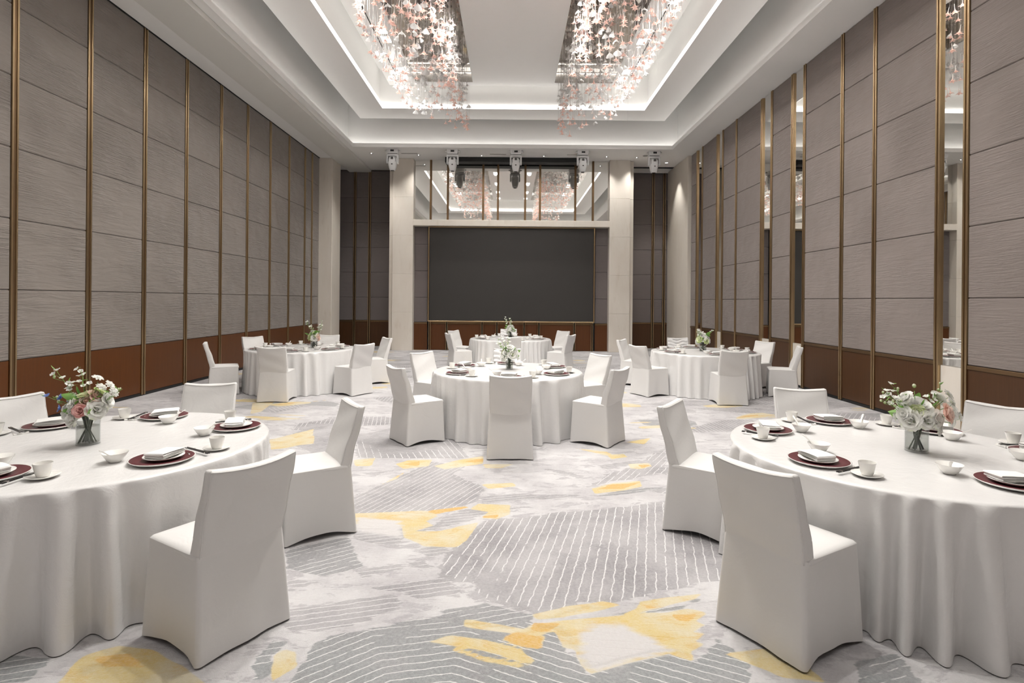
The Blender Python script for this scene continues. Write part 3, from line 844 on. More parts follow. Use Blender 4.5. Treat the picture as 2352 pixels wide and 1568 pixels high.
# ------------------------------------------------------------------ chandeliers of hanging flowers
def trumpet_mesh():
    n = 10
    b = MB()
    rings = []
    for r, z in ((.0032, 0), (.0045, -.07), (.010, -.108)):
        rings.append([(r * math.cos(2 * PI * i / n), r * math.sin(2 * PI * i / n), z) for i in range(n)])
    for (r0, z0), (r1, z1) in (((.032, -.138), (.023, -.140)), ((.062, -.160), (.030, -.150)), ((.080, -.158), (.031, -.1505))):
        rings.append([((r0 if i % 2 == 0 else r1) * math.cos(2 * PI * i / n), (r0 if i % 2 == 0 else r1) * math.sin(2 * PI * i / n), z0 if i % 2 == 0 else z1) for i in range(n)])
    b.loft(rings, cap0=True)
    me = b.mesh('trumpet_flower', True); me.materials.append(M['pinkglass']); return me, b
def shell_mesh():
    b = MB()
    n = 9
    rings = []
    for r, z in ((.004, 0), (.010, -.02), (.045, -.045), (.075, -.085)):
        rings.append([(r * math.cos(PI * 1.15 * i / (n - 1)), r * math.sin(PI * 1.15 * i / (n - 1)), z - (.012 if (i % 2 and r > .04) else 0)) for i in range(n)])
    b.loft(rings, closed=False)
    me = b.mesh('fan_shell', True); me.materials.append(M['whiteglass']); return me, b
TM, TB = trumpet_mesh()
SM, SB = shell_mesh()
def chandelier(x0, x1, sign, label, seed):
    rng = random.Random(seed)
    root = empty('flower_chandelier', ((x0 + x1) / 2, 9.5, RZ))
    tag(root, label, 'chandelier', 'hanging flower chandeliers')
    ox, oy, oz = root.location
    fl = []
    tries = 0
    while len(fl) < 1150 and tries < 20000:
        tries += 1
        y = rng.uniform(3.8, 15.3)
        u = rng.random()                              # 0 at the outer side, 1 at the inner side
        if rng.random() < .22: u = rng.choice((.97, .92, .88)) + rng.uniform(-.02, .02)
        x = (x0 + (x1 - x0) * u) if sign < 0 else (x1 - (x1 - x0) * u)
        zb = 6.42 + (max(0, .30 - u) / .30) ** 1.2 * .95 + .12 * math.sin(y * .9 + u * 3)
        z = zb + (7.5 - zb) * rng.random() ** 1.05
        fl.append((x, y, z, rng.random()))
    fl.sort(key=lambda p: (p[1] < 8.6, p[1] if p[1] >= 8.6 else -p[1]))
    stuff_p, stuff_w, wires = MB(), MB(), MB()
    for i, (x, y, z, q) in enumerate(fl):
        white = q < .17
        Mx = (Matrix.Translation((x - ox, y - oy, z - oz)) @ Matrix.Rotation(rng.uniform(0, 2 * PI), 4, 'Z')
              @ Matrix.Rotation(rng.uniform(-.25, .25), 4, 'X') @ Matrix.Scale(rng.uniform(.8, 1.12), 4))
        if i < 300:
            o = bpy.data.objects.new('fan_shell' if white else 'trumpet_flower', SM if white else TM)
            COL.objects.link(o); o.parent = root; o.matrix_local = Mx
        else:
            src = SB if white else TB
            (stuff_w if white else stuff_p).add([Mx @ Vector(p) for p in src.v], src.f)
        wires.tube([(x - ox, y - oy, z - oz), (x - ox, y - oy, .0)], .0014, 3, cap=False)
    for k in range(260):                              # bare wires between the flowers
        x, y = rng.uniform(x0 + .25, x1), rng.uniform(5, 15.3)
        wires.tube([(x - ox, y - oy, -rng.uniform(.4, 1.2)), (x - ox, y - oy, 0)], .0014, 3, cap=False)
    me = stuff_p.mesh('trumpet_flowers', True); me.materials.append(M['pinkglass'])
    tag(place('trumpet_flowers', me, root), kind='stuff')
    me = stuff_w.mesh('fan_shells', True); me.materials.append(M['whiteglass'])
    tag(place('fan_shells', me, root), kind='stuff')
    me = wires.mesh('suspension_wires'); me.materials.append(M['wire'])
    tag(place('suspension_wires', me, root), kind='stuff')
chandelier(-3.1, -1.16, -1, 'hanging cloud of pink and white glass flowers, left of the white panel', 3)
chandelier(1.22, 3.16, 1, 'hanging cloud of pink and white glass flowers, right of the white panel', 8)

# small sensor box on the chandelier border
t = empty('ceiling_sensor', (-3.3, 12.5, RZ))
tag(t, 'small white sensor box on the ceiling beside the left flower chandelier', 'sensor')
MB().box(-.07, .07, -.09, .09, -.10, .0, .008).build('sensor_body', M['housing'], t)
MB().box(-.03, -.005, -.094, -.088, -.075, -.05, .001).build('sensor_eye', M['gloss_dark'], t)

# ------------------------------------------------------------------ covered chairs
def chair_meshes(seed, ruffle=False):
    rng = random.Random(seed)
    ph = [rng.uniform(0, 6.28) for _ in range(8)]
    m, c = 12, 4
    # skirt
    rings = []
    for k in range(17):
        s = k / 16.0                                       # 0 at the seat, 1 at the hem
        z = .478 * (1 - s) + .010
        hx = .222 + .026 * s; hx2 = .230 + .024 * s
        y1 = .222 + .018 * s; y0 = -.222 - .038 * s
        R = rrect(hx, y0, y1, .022, m, c, hx2)
        out = []
        for i, (x, y) in enumerate(R):
            side = i % (m + c)
            t = max(0.0, (side - c) / m)
            bulge = math.sin(PI * t) if side > c else 0.0
            quad = i // (m + c)                            # 0 front, 1 left, 2 rear, 3 right
            nx, ny = ((0, 1), (-1, 0), (0, -1), (1, 0))[quad]
            wv = .006 * math.sin(ph[quad] + t * 7) * s + .004 * math.sin(ph[quad + 4] + t * 13 + s * 3) * s
            pull = (-.020 * s * s if quad != 2 else -.006 * s) * bulge + wv * bulge
            lift = (.030 if quad in (1, 3) else (.02 if quad == 0 else .006)) * bulge * (s ** 6)
            out.append((x + nx * pull, y + ny * pull, z + lift))
        rings.append(out)
    sk = MB().loft(rings)
    # seat cushion
    rings = []
    for ins, z in ((.004, .452), (-.004, .47), (-.004, .482), (.004, .492), (.03, .498), (.12, .503), (.2, .504)):
        rings.append([(x, y, z + (.004 * math.sin(ph[0] + 9 * x) * math.sin(ph[1] + 8 * y) if ins > .02 else 0))
                      for x, y in rrect(max(.222 - ins, .012), -.20 + min(ins, .19), .226 - ins, max(.02, .022 - ins * .05) if .222 - ins > .03 else .010, m, c)])
    st = MB().loft(rings, cap1=True)
    # backrest
    rings = []
    NZ = 26
    for k in range(NZ + 6):
        if k <= NZ:
            s = k / NZ; shrink = 0.0; dz = 0.0
        else:
            s = 1.0; e = min(1, (k - NZ) / 4.0); shrink = .022 * (1 - math.cos(e * PI / 2)) ; dz = .018 * math.sin(e * PI / 2)
        z = .44 + s * (.868 - .44) + dz
        hx = .217 + .008 * s + .004 * math.sin(PI * s)
        yr = -.217 - .116 * s ** 1.2                       # rear face leans back
        th = .090 - .034 * s
        if k == NZ + 5: shrink = .0265
        R = rrect(hx - shrink, yr + shrink, yr + th - shrink, .020 if shrink < .005 else (.004 if shrink < .022 else .001), m, c)
        out = []
        for i, (x, y) in enumerate(R):
            u = x / hx
            yy = y + .014 * u * u * s
            zz = z + (.020 * u * u if s > .85 else 0) * ((s - .85) / .15 if s < 1 else 1)
            quad = i // (m + c)
            if ruffle and quad == 0:
                yy += .012 * math.sin(z * 95 + 2.2 * math.sin(x * 22 + ph[2]) + ph[3]) * (1 - u * u * .3) + .006 * math.sin(z * 170 + x * 40 + ph[4])
            elif s > .05:
                yy += .003 * math.sin(z * 30 + x * 12 + ph[5])
            # crease where the seat meets the back
            out.append((x, yy, zz))
        rings.append(out)
    bk = MB().loft(rings, cap0=True, cap1=True)
    # piping along the two side edges and the top of the back
    pps = []
    i_f = [c // 2, (m + c) + c // 2]
    i_r = [2 * (m + c) + c // 2, 3 * (m + c) + c // 2]
    for ids in (i_f, i_r):
        L = [rings[k][ids[1]] for k in range(2, NZ + 2)]
        Rr = [rings[k][ids[0]] for k in range(NZ + 1, 1, -1)]
        a, b_ = sorted((ids[0], ids[1]))
        row = rings[NZ + 1][a:b_ + 1]
        if ids[1] > ids[0]: row = row[::-1]
        pps.append(MB().tube(L + row[1:-1] + Rr, .0035, 5))
    bm = M['ruffle'] if ruffle else M['cover']
    res = []
    for nm, b, mt in (('skirt', sk, M['cover']), ('seat', st, bm), ('backrest', bk, bm), ('piping', pps[0], M['cover']), ('piping', pps[1], M['cover'])):
        me = b.mesh(nm, True); me.materials.append(mt); res.append(me)
    return res
CM = [chair_meshes(s) for s in (1, 2, 3)]
CR = chair_meshes(9, True)

TABLES = {'L': (-2.61, 3.53), 'R': (2.47, 3.54), 'C': (-.03, 7.38), 'ML': (-3.95, 10.45), 'MR': (3.69, 10.5), 'B': (0.0, 13.6)}
TNAME = {'L': 'left foreground table', 'R': 'right foreground table', 'C': 'middle table', 'B': 'farthest table', 'ML': 'table by the left wall', 'MR': 'table by the right wall'}
def seat_word(a):
    a = a % 360
    return ['right', 'back right', 'back', 'back left', 'left', 'front left', 'front', 'front right'][int(((a + 22.5) % 360) // 45)]
CHAIRS = {
 'C': [(-1.105, 6.639, 36), (-1.097, 8.104, 323), (-.043, 8.70, 270.8, 1), (.003, 6.07, 91), (1.056, 6.651, 144.6), (1.087, 8.007, 212)],
 'B': [(-1.189, 13.113, 24), (-1.217, 14.15, 332), (-.045, 14.9, 271, 1), (.009, 12.28, 90), (1.162, 12.979, 148.7), (1.154, 14.29, 217)],
 'ML': [(-5.06, 9.78, 28), (-5.044, 11.15, 325), (-3.861, 9.18, 95), (-3.945, 11.78, 272), (-2.80, 9.86, 147), (-2.77, 11.18, 214)],
 'MR': [(2.538, 11.25, 328), (2.535, 10.03, 27), (3.659, 11.83, 269, 1), (3.649, 9.25, 87), (4.89, 11.05, 206), (4.93, 10.04, 160)],
 'L': [(-1.485, 2.83, 148), (-1.44, 4.05, 212), (-2.71, 4.785, 277), (-3.68, 4.20, 331)],
 'R': [(1.48, 4.12, 324), (1.437, 2.84, 31), (2.616, 4.788, 261.5), (3.60, 4.17, 213)],
}
k = 0
for tb, lst in CHAIRS.items():
    cx, cy = TABLES[tb]
    for q in lst:
        x, y, fa = q[:3]
        ru = len(q) > 3
        ms = CR if ru else CM[k % 3]
        k += 1
        root = empty('banquet_chair', (x, y, 0), math.radians(fa - 90))
        wd = seat_word(math.degrees(math.atan2(y - cy, x - cx)))
        tag(root, 'white %s covered chair at the %s of the %s' % ('crumpled satin' if ru else 'fabric', wd, TNAME[tb]), 'chair', 'covered banquet chairs')
        place('skirt', ms[0], root); place('seat', ms[1], root)
        b = place('backrest', ms[2], root)
        place('piping', ms[3], b); place('piping', ms[4], b)

# ------------------------------------------------------------------ tables and cloths
ZT = .75
def cloth(seed, cuts):
    rng = random.Random(seed)
    n = 640
    a1, a2, a3, a4 = [rng.uniform(0, 6.28) for _ in range(4)]
    kf = rng.choice((33, 34, 35, 36))
    rings = []
    prof = [(.02, 0), (.2, 0), (.4, 0), (.55, 0), (.7, 0), (.82, 0), (.9, 0), (.945, 0), (.965, -.001), (.978, -.005), (.985, -.013)]
    for r, dz in prof:
        rings.append([(r * math.cos(2 * PI * i / n), r * math.sin(2 * PI * i / n), ZT + dz + (.0012 * math.sin(9 * r * math.cos(2 * PI * i / n) + a1) * math.sin(8 * r * math.sin(2 * PI * i / n) + a2) if r < .93 else 0)) for i in range(n)])
    NS = 26
    for k in range(1, NS + 1):
        s = k / NS
        row = []
        for i in range(n):
            t = 2 * PI * i / n
            near, deep = 0.0, 0.0
            for c, dep in cuts:
                e = max(0.0, 1 - max(0.0, abs((t - c + PI) % (2 * PI) - PI) - .22) / .16)
                e = e * e * (3 - 2 * e)
                if e > near: near, deep = e, dep
            ph = kf * t + 3.4 * math.sin(3 * t + a1) + 2.0 * math.sin(5 * t + a2) + .9 * s * math.sin(7 * t + a3)
            fo = math.cos(ph)
            fo = math.copysign(abs(fo) ** .85, fo)
            amp = (.003 + .054 * s ** .55) * (.8 + .4 * math.sin(4 * t + a4)) * (1 - .7 * near)
            R = .987 + .030 * s + fo * amp - deep * min(1.0, s / .30) * near
            row.append((R * math.cos(t), R * math.sin(t), (ZT - .018) * (1 - s) + .012 - .006 * s + .004 * fo * (s > .99) * 0))
        rings.append(row)
    return MB().loft(rings, cap0=True)
for i, (tb, (cx, cy)) in enumerate(TABLES.items()):
    t = empty('banquet_table', (cx, cy, 0))
    tag(t, 'round banquet table under a white satin cloth, the ' + TNAME[tb], 'table', 'round banquet tables')
    MB().lathe([(0, .712), (.95, .712), (.955, .72), (.955, .735), (.95, .742), (0, .742)], 48).build('tabletop', M['wood_d'], t)
    for a in range(4):
        x, y = .55 * math.cos(PI / 4 + a * PI / 2), .55 * math.sin(PI / 4 + a * PI / 2)
        MB().tube([(x, y, .0), (x * .9, y * .9, .712)], .02, 8).build('leg', M['brass_dark'], t)
    cuts = [(math.atan2(q[1] - cy, q[0] - cx) % (2 * PI), max(.02, 1.02 - (math.hypot(q[1] - cy, q[0] - cx) - .25) + .03)) for q in CHAIRS[tb]]
    c = cloth(20 + i, cuts).build('tablecloth', M['satin'], None, smooth=True)
    c.location = (cx, cy, 0)
    tag(c, 'white satin tablecloth with hanging folds on the ' + TNAME[tb], 'tablecloth', 'white satin tablecloths')

# ------------------------------------------------------------------ place settings
def share(b, name, mat, smooth=True, sharp=None):
    me = b.mesh(name, smooth); me.materials.append(mat)
    if sharp: me.set_sharp_from_angle(angle=math.radians(sharp))
    return me
ME = {}
ME['charger'] = share(MB().lathe([(0, .012), (.105, .012), (.112, .014), (.158, .0205), (.160, .019)], 48), 'charger_plate', M['burgundy'])
ME['charger_rim'] = share(MB().lathe([(.160, .0195), (.164, .021), (.1665, .020), (.150, .009), (.105, .001), (0, .001)], 48), 'rim', M['porcelain'])
ME['mark'] = share(MB().box(-.028, .028, -.003, .003, 0, .0006), 'rim_mark', M['silver'])
ME['plate'] = share(MB().lathe([(0, .008), (.062, .008), (.072, .011), (.104, .019), (.1055, .0175), (.075, .003), (.06, .001), (0, .001)], 40), 'side_plate', M['porcelain'])
ME['bowl'] = share(MB().lathe([(0, .008), (.022, .010), (.045, .026), (.0635, .054), (.0655, .0545), (.063, .049), (.040, .012), (.030, .006), (.029, .001), (0, .001)], 32), 'soup_bowl', M['porcelain'], True, 60)
ME['cup'] = share(MB().lathe([(0, .008), (.026, .009), (.032, .03), (.0415, .070), (.0435, .0705), (.043, .066), (.0305, .010), (.027, .006), (.026, .001), (0, .001)], 32), 'teacup', M['porcelain'], True, 60)
ME['saucer'] = share(MB().lathe([(0, .006), (.035, .006), (.050, .009), (.0765, .017), (.0775, .0155), (.05, .003), (.04, .001), (0, .001)], 32), 'saucer', M['porcelain'])
def spoon():
    b = MB()
    P = [(-.028, 0, .012), (-.018, 0, .010), (0, 0, .010), (.015, 0, .013), (.027, 0, .026), (.045, 0, .045), (.075, 0, .066), (.10, 0, .082), (.108, 0, .088)]
    b.tube(P, [.004, .014, .0185, .016, .009, .0068, .0072, .0085, .004], 8, flat=.35)
    return share(b, 'soup_spoon', M['porcelain'])
ME['spoon'] = spoon()
def napkin():
    # a cloth folded over itself three times: an S-shaped ribbon with thickness
    mid = []
    L = .082
    zs = [.004, .011, .018, .0255]
    sgn = 1
    for k, z in enumerate(zs):
        rng_ = [-L, -L * .5, 0, L * .5, L] if sgn > 0 else [L, L * .5, 0, -L * .5, -L]
        for x in rng_: mid.append((x + .002 * k, z + .0016 * math.cos(x * 19)))
        if k < len(zs) - 1:
            ex = L if sgn > 0 else -L
            mid.append((ex + .0042 * sgn + .002 * k, (z + zs[k + 1]) / 2))
        sgn = -sgn
    b = MB()
    rings = []
    for y in (-.058, -.054, -.02, .02, .054, .058):
        a, c2 = [], []
        for i, (x, z) in enumerate(mid):
            p, q = mid[max(i - 1, 0)], mid[min(i + 1, len(mid) - 1)]
            dx, dz = q[0] - p[0], q[1] - p[1]
            l = math.hypot(dx, dz) or 1
            h = .0028 if abs(y) < .057 else .0015
            a.append((x - dz / l * h, y + .003 * math.sin(i), z + dx / l * h)); c2.append((x + dz / l * h, y + .003 * math.sin(i), z - dx / l * h))
        rings.append(a + c2[::-1])
    b.loft(rings, True, True)
    b.v = [(x, y, z + .006 * (x * 6 + y * 5) * (z > .02)) for x, y, z in b.v]
    return share(b, 'folded_napkin', M['linen'], True, 50)
ME['napkin'] = napkin()
ME['stick'] = share(MB().loft([[(-.125, -.0035, 0), (-.125, .0035, 0), (-.125, .0035, .007), (-.125, -.0035, .007)], [(.115, -.002, .001), (.115, .002, .001), (.115, .002, .005), (.115, -.002, .005)]], True, True), 'chopstick', M['chop'], False)
ME['band'] = share(MB().box(-.104, -.092, -.0039, .0039, -.0003, .0074), 'silver_band', M['silver'], False)
def rest():
    b = MB()
    rings = []
    for k in range(9):
        x = -.04 + .01 * k
        h = .008 + .004 * math.cos((x / .04) * 2 * PI)
        wd = .010 + .003 * math.cos((x / .04) * PI * 2)
        rings.append([(x, -wd, 0), (x, wd, 0), (x, wd * .8, h), (x, -wd * .8, h)])
    return share(b.loft(rings, True, True), 'chopstick_rest', M['porcelain'], True, 50)
ME['rest'] = rest()

rs = random.Random(5)
def setting(tb, th, rho=.735):
    cx, cy = TABLES[tb]
    wd = seat_word(th)
    at = 'at the %s place of the %s' % (wd, TNAME[tb])
    th = math.radians(th)
    fw = Vector((-math.cos(th), -math.sin(th), 0)); lf = Vector((-fw.y, fw.x, 0))
    base = Vector((cx, cy, ZT + .0015)) - fw * rho
    j = lambda a: rs.uniform(-a, a)
    face = math.atan2(fw.y, fw.x)
    def put(me, name, lab, cat, group, p, rz):
        o = place(name, me, None, p, rz)
        return tag(o, lab + ' ' + at, cat, group)
    o = put(ME['charger'], 'charger_plate', 'burgundy charger plate', 'plate', 'burgundy charger plates', base, j(3))
    place('rim', ME['charger_rim'], o)
    mk = place('rim_mark', ME['mark'], o, (.132, 0, .0172), PI / 2)
    p2 = base + Vector((j(.01), j(.01), .0125))
    put(ME['plate'], 'side_plate', 'small white plate', 'plate', 'small white plates', p2, 0)
    put(ME['napkin'], 'folded_napkin', 'folded white napkin', 'napkin', 'folded white napkins', p2 + Vector((j(.008), j(.008), .0165)), face - PI / 2 + j(.5) + (rs.random() < .5) * PI)
    bp = base + fw * (.20 + j(.015)) + lf * (.135 + j(.02))
    put(ME['bowl'], 'soup_bowl', 'white soup bowl', 'bowl', 'white soup bowls', bp, 0)
    put(ME['spoon'], 'soup_spoon', 'white porcelain soup spoon', 'spoon', 'white porcelain spoons', bp + Vector((0, 0, .004)), math.atan2(lf.y, lf.x) + .3 + j(.5))
    sp = base - lf * (.285 + j(.02)) + fw * (.0 + j(.04))
    put(ME['saucer'], 'saucer', 'white saucer', 'saucer', 'white saucers', sp, 0)
    put(ME['cup'], 'teacup', 'white handleless teacup', 'cup', 'white teacups', sp + Vector((0, 0, .0065)), 0)
    cp = base - lf * .195
    rz = face + j(.08)
    put(ME['rest'], 'chopstick_rest', 'small white chopstick rest', 'chopstick rest', 'white chopstick rests', cp + fw * .095, rz + PI / 2)
    for e in (-.006, .006):
        o = put(ME['stick'], 'chopstick', ('inner' if e > 0 else 'outer') + ' dark chopstick', 'chopstick', 'dark chopsticks', cp + lf * e + Vector((0, 0, .0125)), rz + e)
        place('silver_band', ME['band'], o)
for tb, angs in {'L': [(329, .74), (33, .78), (95, .76), (148, .78), (266, .70)], 'R': [(205, .73), (142, .76), (88, .78), (38, .80), (281, .70), (352, .84)],
                 'C': [(a, .74) for a in (214, 147, 90, 271, 326, 30)], 'B': [(a, .74) for a in (203, 155, 91, 270, 331, 30)],
                 'ML': [(a, .74) for a in (212, 148, 274, 90, 333, 31)], 'MR': [(a, .74) for a in (150, 203, 91, 268, 24, 338)]}.items():
    for a, r in angs: setting(tb, a, r)

# ------------------------------------------------------------------ flower arrangements
def petal(b, L, W, t0, t1, az, r0, z0, cup=.25, tip=.7, n=5, m=4):
    ca, sa = math.cos(az), math.sin(az)
    rows = []
    r, z = r0, z0
    for i in range(n + 1):
        u = i / n
        t = math.radians(t0 + (t1 - t0) * u)
        if i:
            r += math.sin(t) * L / n; z += math.cos(t) * L / n
        wd = W * (math.sin(PI * (.12 + .80 * u ** tip))) ** .7
        row = []
        for k in range(m + 1):
            v = -1 + 2 * k / m
            off = cup * wd * v * v
            rr = r - math.cos(t) * off * -1 * -1; zz = z + math.sin(t) * off
            x, y = rr, wd * v
            row.append((x * ca - y * sa, x * sa + y * ca, zz + .002 * math.sin(5 * v + az * 7) * u))
        rows.append(row)
    b.loft(rows, closed=False)
def bloom(layers, centre=None, seed=0):
    rng = random.Random(seed)
    b = MB()
    for cnt, L, W, t0, t1, r0 in layers:
        a0 = rng.uniform(0, 6)
        for i in range(cnt):
            petal(b, L * rng.uniform(.92, 1.08), W, t0, t1 + rng.uniform(-8, 8), a0 + 2 * PI * i / cnt + rng.uniform(-.15, .15), r0, 0)
    if centre: b.lathe([(centre, -.004), (centre * .9, centre * .5), (centre * .5, centre * .85), (0, centre)], 8, (0, 0, .006))
    return b
BLOOMS = {
 'rose': bloom([(3, .034, .020, 0, 4, .004), (4, .038, .026, 4, 18, .010), (5, .042, .032, 14, 50, .014), (5, .044, .036, 30, 95, .016)], seed=1),
 'open': bloom([(4, .034, .026, 8, 22, .006), (5, .044, .036, 20, 70, .009), (6, .050, .040, 40, 105, .010)], .010, 2),
 'daisy': bloom([(9, .026, .0085, 55, 95, .006), (9, .020, .007, 35, 75, .005)], .009, 3),
 'floret': bloom([(5, .015, .008, 30, 80, .002)], seed=4),
}
def bm_(name, kind, mat): return share(BLOOMS[kind], name, mat, True)
BME = {('rose', c): bm_('rose', 'rose', M[c]) for c in ('petal_pink', 'petal_blush', 'petal_white', 'petal_lime')}
BME.update({('open', c): bm_('open_blossom', 'open', M[c]) for c in ('petal_white', 'petal_lime', 'petal_blush')})
BME[('daisy', 'petal_white')] = bm_('daisy', 'daisy', M['petal_white'])
BME[('floret', 'petal_blue')] = bm_('blue_floret', 'floret', M['petal_blue'])
BME[('floret', 'petal_white')] = bm_('white_floret', 'floret', M['petal_white'])
BME[('bud', 'bud')] = share(MB().lathe([(0, 0), (.007, .003), (.0095, .011), (.007, .019), (0, .023)], 7), 'bud', M['bud'])
def leaf_mesh(L, W):
    b = MB()
    rows = []
    for i in range(6):
        u = i / 5
        wd = W * math.sin(PI * (.06 + .9 * u)) ** .8
        z = L * u; x = .25 * L * u * u
        rows.append([(x, -wd, z), (x - wd * .35, 0, z), (x, wd, z)])
    return share(b.loft(rows, closed=False), 'leaf', M['leaf'])
LEAF = leaf_mesh(.085, .022); BLADE = leaf_mesh(.06, .006)
NAMES = {'rose': 'rose', 'open': 'open_blossom', 'daisy': 'daisy', 'floret': 'floret', 'bud': 'bud'}

def bouquet(tb, off, spec, label, vase_label, seed, jar=False):
    rng = random.Random(seed)
    cx, cy = TABLES[tb]; cx += off[0]; cy += off[1]
    vr, vh = (.05, .15) if jar else (.064, .175)
    v = empty('glass_vase', (cx, cy, ZT + .002))
    tag(v, vase_label, 'vase', 'clear glass vases')
    if jar:
        pr = [(0, .0), (vr, .001), (vr, vh * .72), (vr * .8, vh * .84), (vr * .8, vh * .92), (vr * .86, vh), (vr * .82, vh), (vr * .75, vh * .9), (vr * .75, vh * .84), (vr - .004, vh * .70), (vr - .004, .008), (0, .008)]
    else:
        pr = [(0, .0), (vr, .001), (vr, vh), (vr - .004, vh), (vr - .004, .012), (0, .012)]
    MB().lathe(pr, 32).build('glass_body', M['glass'], v, smooth=True, sharp=40)
    MB().lathe([(0, .0125), (vr - .0045, .0125), (vr - .0045, vh * .66), (0, vh * .66)], 32).build('water', M['water'], v, smooth=True, sharp=40)
    t = empty('flower_bouquet', (cx, cy, ZT + .016))
    tag(t, label, 'flowers', 'flower bouquets on the tables')
    neck = Vector((0, 0, vh))
    def stem_to(p, r=.0022, name='stem'):
        a = rng.uniform(0, 6.28); q = rng.uniform(.2, .75) * (vr - .012)
        b0 = Vector((-p.x, -p.y, 0)); b0 = b0.normalized() * q if b0.length > .01 else Vector((q, 0, 0))
        b0 += Vector((math.cos(a), math.sin(a), 0)) * .012
        n = Vector((p.x, p.y, 0)); l = n.length
        n = n.normalized() * min(l * .35, vr * .55) if l > 1e-4 else Vector((0, 0, 0))
        nk = Vector((n.x, n.y, vh))
        b = MB().tube([tuple(b0), tuple(b0.lerp(nk, .5)), tuple(nk)], .0034, 5)
        b.build('stem', M['stem_wet'], t, smooth=True)
        mid = nk.lerp(p, .5) + Vector((0, 0, .25 * (p - nk).length * .35))
        MB().tube([tuple(nk), tuple(nk.lerp(mid, .6)), tuple(mid), tuple(p)], [.003, r * 1.1, r, r * .9], 5).build('stem', M['stem'], t, smooth=True)
        return nk
    def put(kind, col, p, sc=1.0, up=None):
        d = Vector((p.x, p.y, max(.02, (p.z - vh) * .55))) if up is None else up
        d.normalize()
        o = place(NAMES[kind] if kind != 'floret' else 'floret', BME[(kind, col)], t)
        R = Vector((0, 0, 1)).rotation_difference(d).to_matrix().to_4x4()
        o.matrix_local = Matrix.Translation(p - d * .028 * sc * (kind in ('rose', 'open'))) @ R @ Matrix.Rotation(rng.uniform(0, 6), 4, 'Z') @ Matrix.Scale(sc, 4)
        return o
    for kind, col, x, y, z, sc in spec:
        p = Vector((x, y, z))
        if kind == 'spray':                                    # a branching stem of buds and small blossoms
            stem_to(p, .0015)
            base = Vector((x * .4, y * .4, vh + (z - vh) * .35))
            for q in range(7):
                u = .35 + .65 * q / 6
                c = base.lerp(p, u) + Vector((rng.uniform(-.03, .03), rng.uniform(-.03, .03), rng.uniform(-.005, .02)))
                MB().tube([tuple(base.lerp(p, u - .12)), tuple(c)], .0011, 4).build('twig', M['stem'], t)
                r_ = rng.random()
                if r_ < .55: put('floret', col, c, sc * 1.3, Vector((rng.uniform(-.5, .5), rng.uniform(-.8, .1), 1)))
                else: put('bud', 'bud', c, sc * .8, Vector((rng.uniform(-.4, .4), rng.uniform(-.4, .4), 1)))
                if q % 2 == 0:
                    o = place('leaf', BLADE, t); dd = Vector((rng.uniform(-1, 1), rng.uniform(-1, 1), .4)).normalized()
                    o.matrix_local = Matrix.Translation(c) @ Vector((0, 0, 1)).rotation_difference(dd).to_matrix().to_4x4() @ Matrix.Scale(rng.uniform(.5, .9), 4)
        else:
            stem_to(p - Vector((0, 0, .02)))
            put(kind, col, p, sc)
    for q in range(20):                                       # leaves around the blossoms
        a = rng.uniform(0, 2 * PI); r = rng.uniform(.03, .11)
        o = place('leaf', LEAF if q % 2 else BLADE, t)
        d = Vector((math.cos(a), math.sin(a), rng.uniform(.0, .9))).normalized()
        o.matrix_local = Matrix.Translation((r * math.cos(a) * .6, r * math.sin(a) * .6, rng.uniform(vh + .0, vh + .12))) @ Vector((0, 0, 1)).rotation_difference(d).to_matrix().to_4x4() @ Matrix.Rotation(rng.uniform(0, 6), 4, 'Z') @ Matrix.Scale(rng.uniform(.8, 1.4), 4)

W_, P_, B_, Y_ = 'petal_white', 'petal_pink', 'petal_blush', 'petal_lime'
bouquet('L', (-.05, -.04), [
 ('rose', P_, .022, -.105, .215, .8), ('open', W_, -.04, -.10, .165, .95), ('open', W_, .10, -.05, .215, 1.15), ('open', W_, -.075, -.07, .235, 1.1),
 ('open', W_, -.13, -.02, .20, 1.0), ('rose', B_, .03, -.05, .27, 1.1), ('rose', B_, .065, .0, .295, 1.1), ('rose', Y_, -.02, -.01, .305, 1.15), ('open', W_, .125, .02, .265, .95),
 ('open', Y_, .06, .05, .31, 1.0), ('open', W_, -.06, .06, .25, 1.1), ('open', W_, .02, .10, .23, 1.1), ('open', W_, -.1, .09, .2, 1.0), ('rose', W_, -.035, -.05, .275, .9),
 ('daisy', W_, .058, 0, .40, 1.1), ('daisy', W_, .085, -.01, .345, 1.1), ('daisy', W_, .125, .01, .355, 1.1), ('daisy', W_, .165, -.01, .315, 1.1),
 ('spray', W_, -.20, 0, .44, 1.0), ('spray', W_, -.06, .02, .45, .9), ('spray', W_, .215, 0, .335, .8), ('spray', W_, -.15, .02, .33, .9),
 ('spray', 'petal_blue', -.20, -.03, .275, 1.1), ('floret', 'petal_blue', -.13, -.05, .285, 1.6), ('floret', 'petal_blue', -.11, -.08, .225, 1.6)],
 'bouquet of white flowers, pink roses and blue florets on the left foreground table', 'clear glass cylinder vase on the left foreground table', 31)
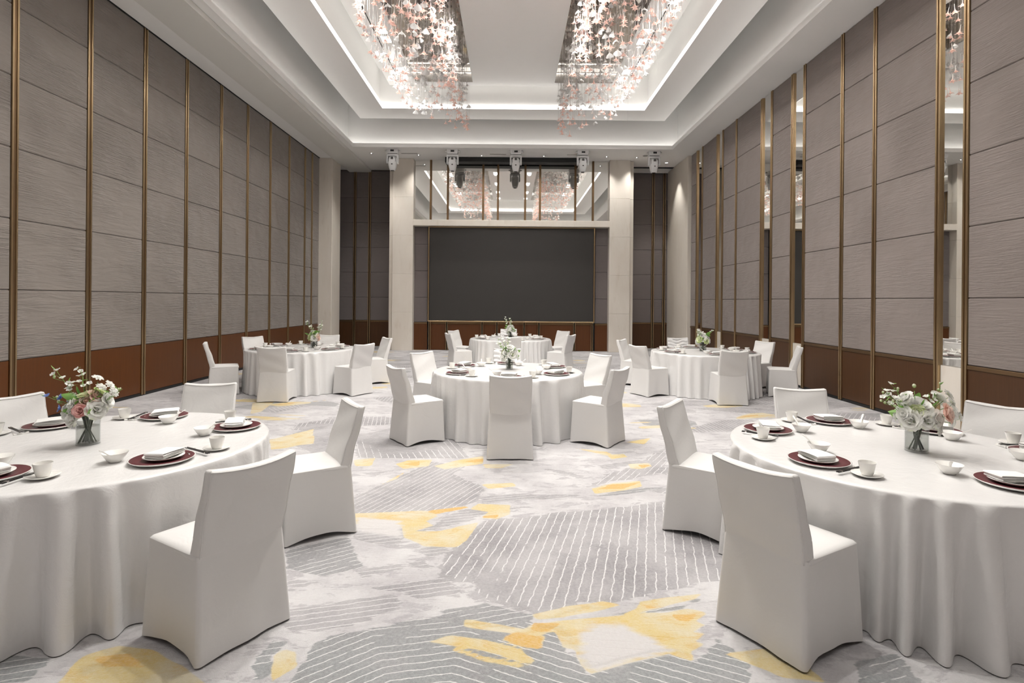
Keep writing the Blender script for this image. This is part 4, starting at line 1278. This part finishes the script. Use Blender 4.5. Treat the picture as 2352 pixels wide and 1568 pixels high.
bouquet('R', (.10, -.05), [
 ('rose', B_, .105, -.135, .255, 1.15), ('rose', W_, -.005, -.05, .295, 1.25), ('open', W_, -.09, 0, .33, 1.0), ('open', W_, .15, .0, .33, .9), ('open', W_, .215, -.02, .245, 1.05), ('open', W_, .21, -.02, .185, .7),
 ('open', W_, -.10, -.08, .195, 1.15), ('open', W_, -.015, -.12, .205, 1.0), ('open', W_, .055, -.12, .215, 1.0), ('open', W_, .10, -.07, .165, 1.2), ('rose', Y_, -.055, -.08, .25, .9), ('open', W_, -.12, -.04, .23, .9),
 ('rose', W_, .05, .02, .27, 1.0), ('open', W_, 0, .09, .25, 1.1), ('open', W_, .09, .08, .22, 1.0), ('open', W_, -.08, .08, .22, 1.0),
 ('daisy', W_, .17, -.03, .35, 1.1), ('daisy', W_, .19, -.03, .30, 1.1), ('daisy', W_, .23, -.04, .215, 1.0),
 ('spray', W_, -.235, -.02, .31, 1.0), ('spray', W_, -.20, 0, .355, 1.0), ('spray', W_, -.13, .02, .385, 1.0), ('spray', W_, .17, .03, .38, 1.0), ('bud', 'bud', -.017, 0, .385, 1.2)],
 'bouquet of cream flowers with one blush rose on the right foreground table', 'clear glass cylinder vase on the right foreground table', 32)
def generic(seed, wide, top, pink=0.0, n=15):
    rng = random.Random(seed)
    L = []
    for i in range(n):
        a = 2.4 * i; r = wide * math.sqrt((i + .5) / n)
        z = .30 - .30 * (r / wide) ** 2 * .45 + rng.uniform(-.03, .03)
        kind = 'rose' if rng.random() < .35 else 'open'
        L.append((kind, B_ if rng.random() < pink else (Y_ if rng.random() < .15 else W_), r * math.cos(a), r * math.sin(a), z, rng.uniform(1.15, 1.4)))
    for i in range(4):
        a = rng.uniform(0, 6.28)
        L.append(('spray', W_, (wide + .05) * math.cos(a), (wide + .02) * math.sin(a) * .5, top - rng.uniform(0, .08), 1.0))
    return L
bouquet('C', (.02, .08), generic(41, .12, .42), 'bouquet of white flowers in a jar on the middle table', 'clear glass jar vase on the middle table', 33, True)
bouquet('B', (.0, .1), generic(42, .11, .50), 'bouquet of white flowers with tall green sprays on the farthest table', 'clear glass jar vase on the farthest table', 34, True)
bouquet('ML', (.22, .05), generic(43, .11, .48, .15) , 'bouquet of pale flowers with tall sprays on the table by the left wall', 'clear glass vase on the table by the left wall', 35)
bouquet('MR', (-.05, -.05), generic(44, .13, .40), 'round bouquet of white flowers on the table by the right wall', 'clear glass vase on the table by the right wall', 36)
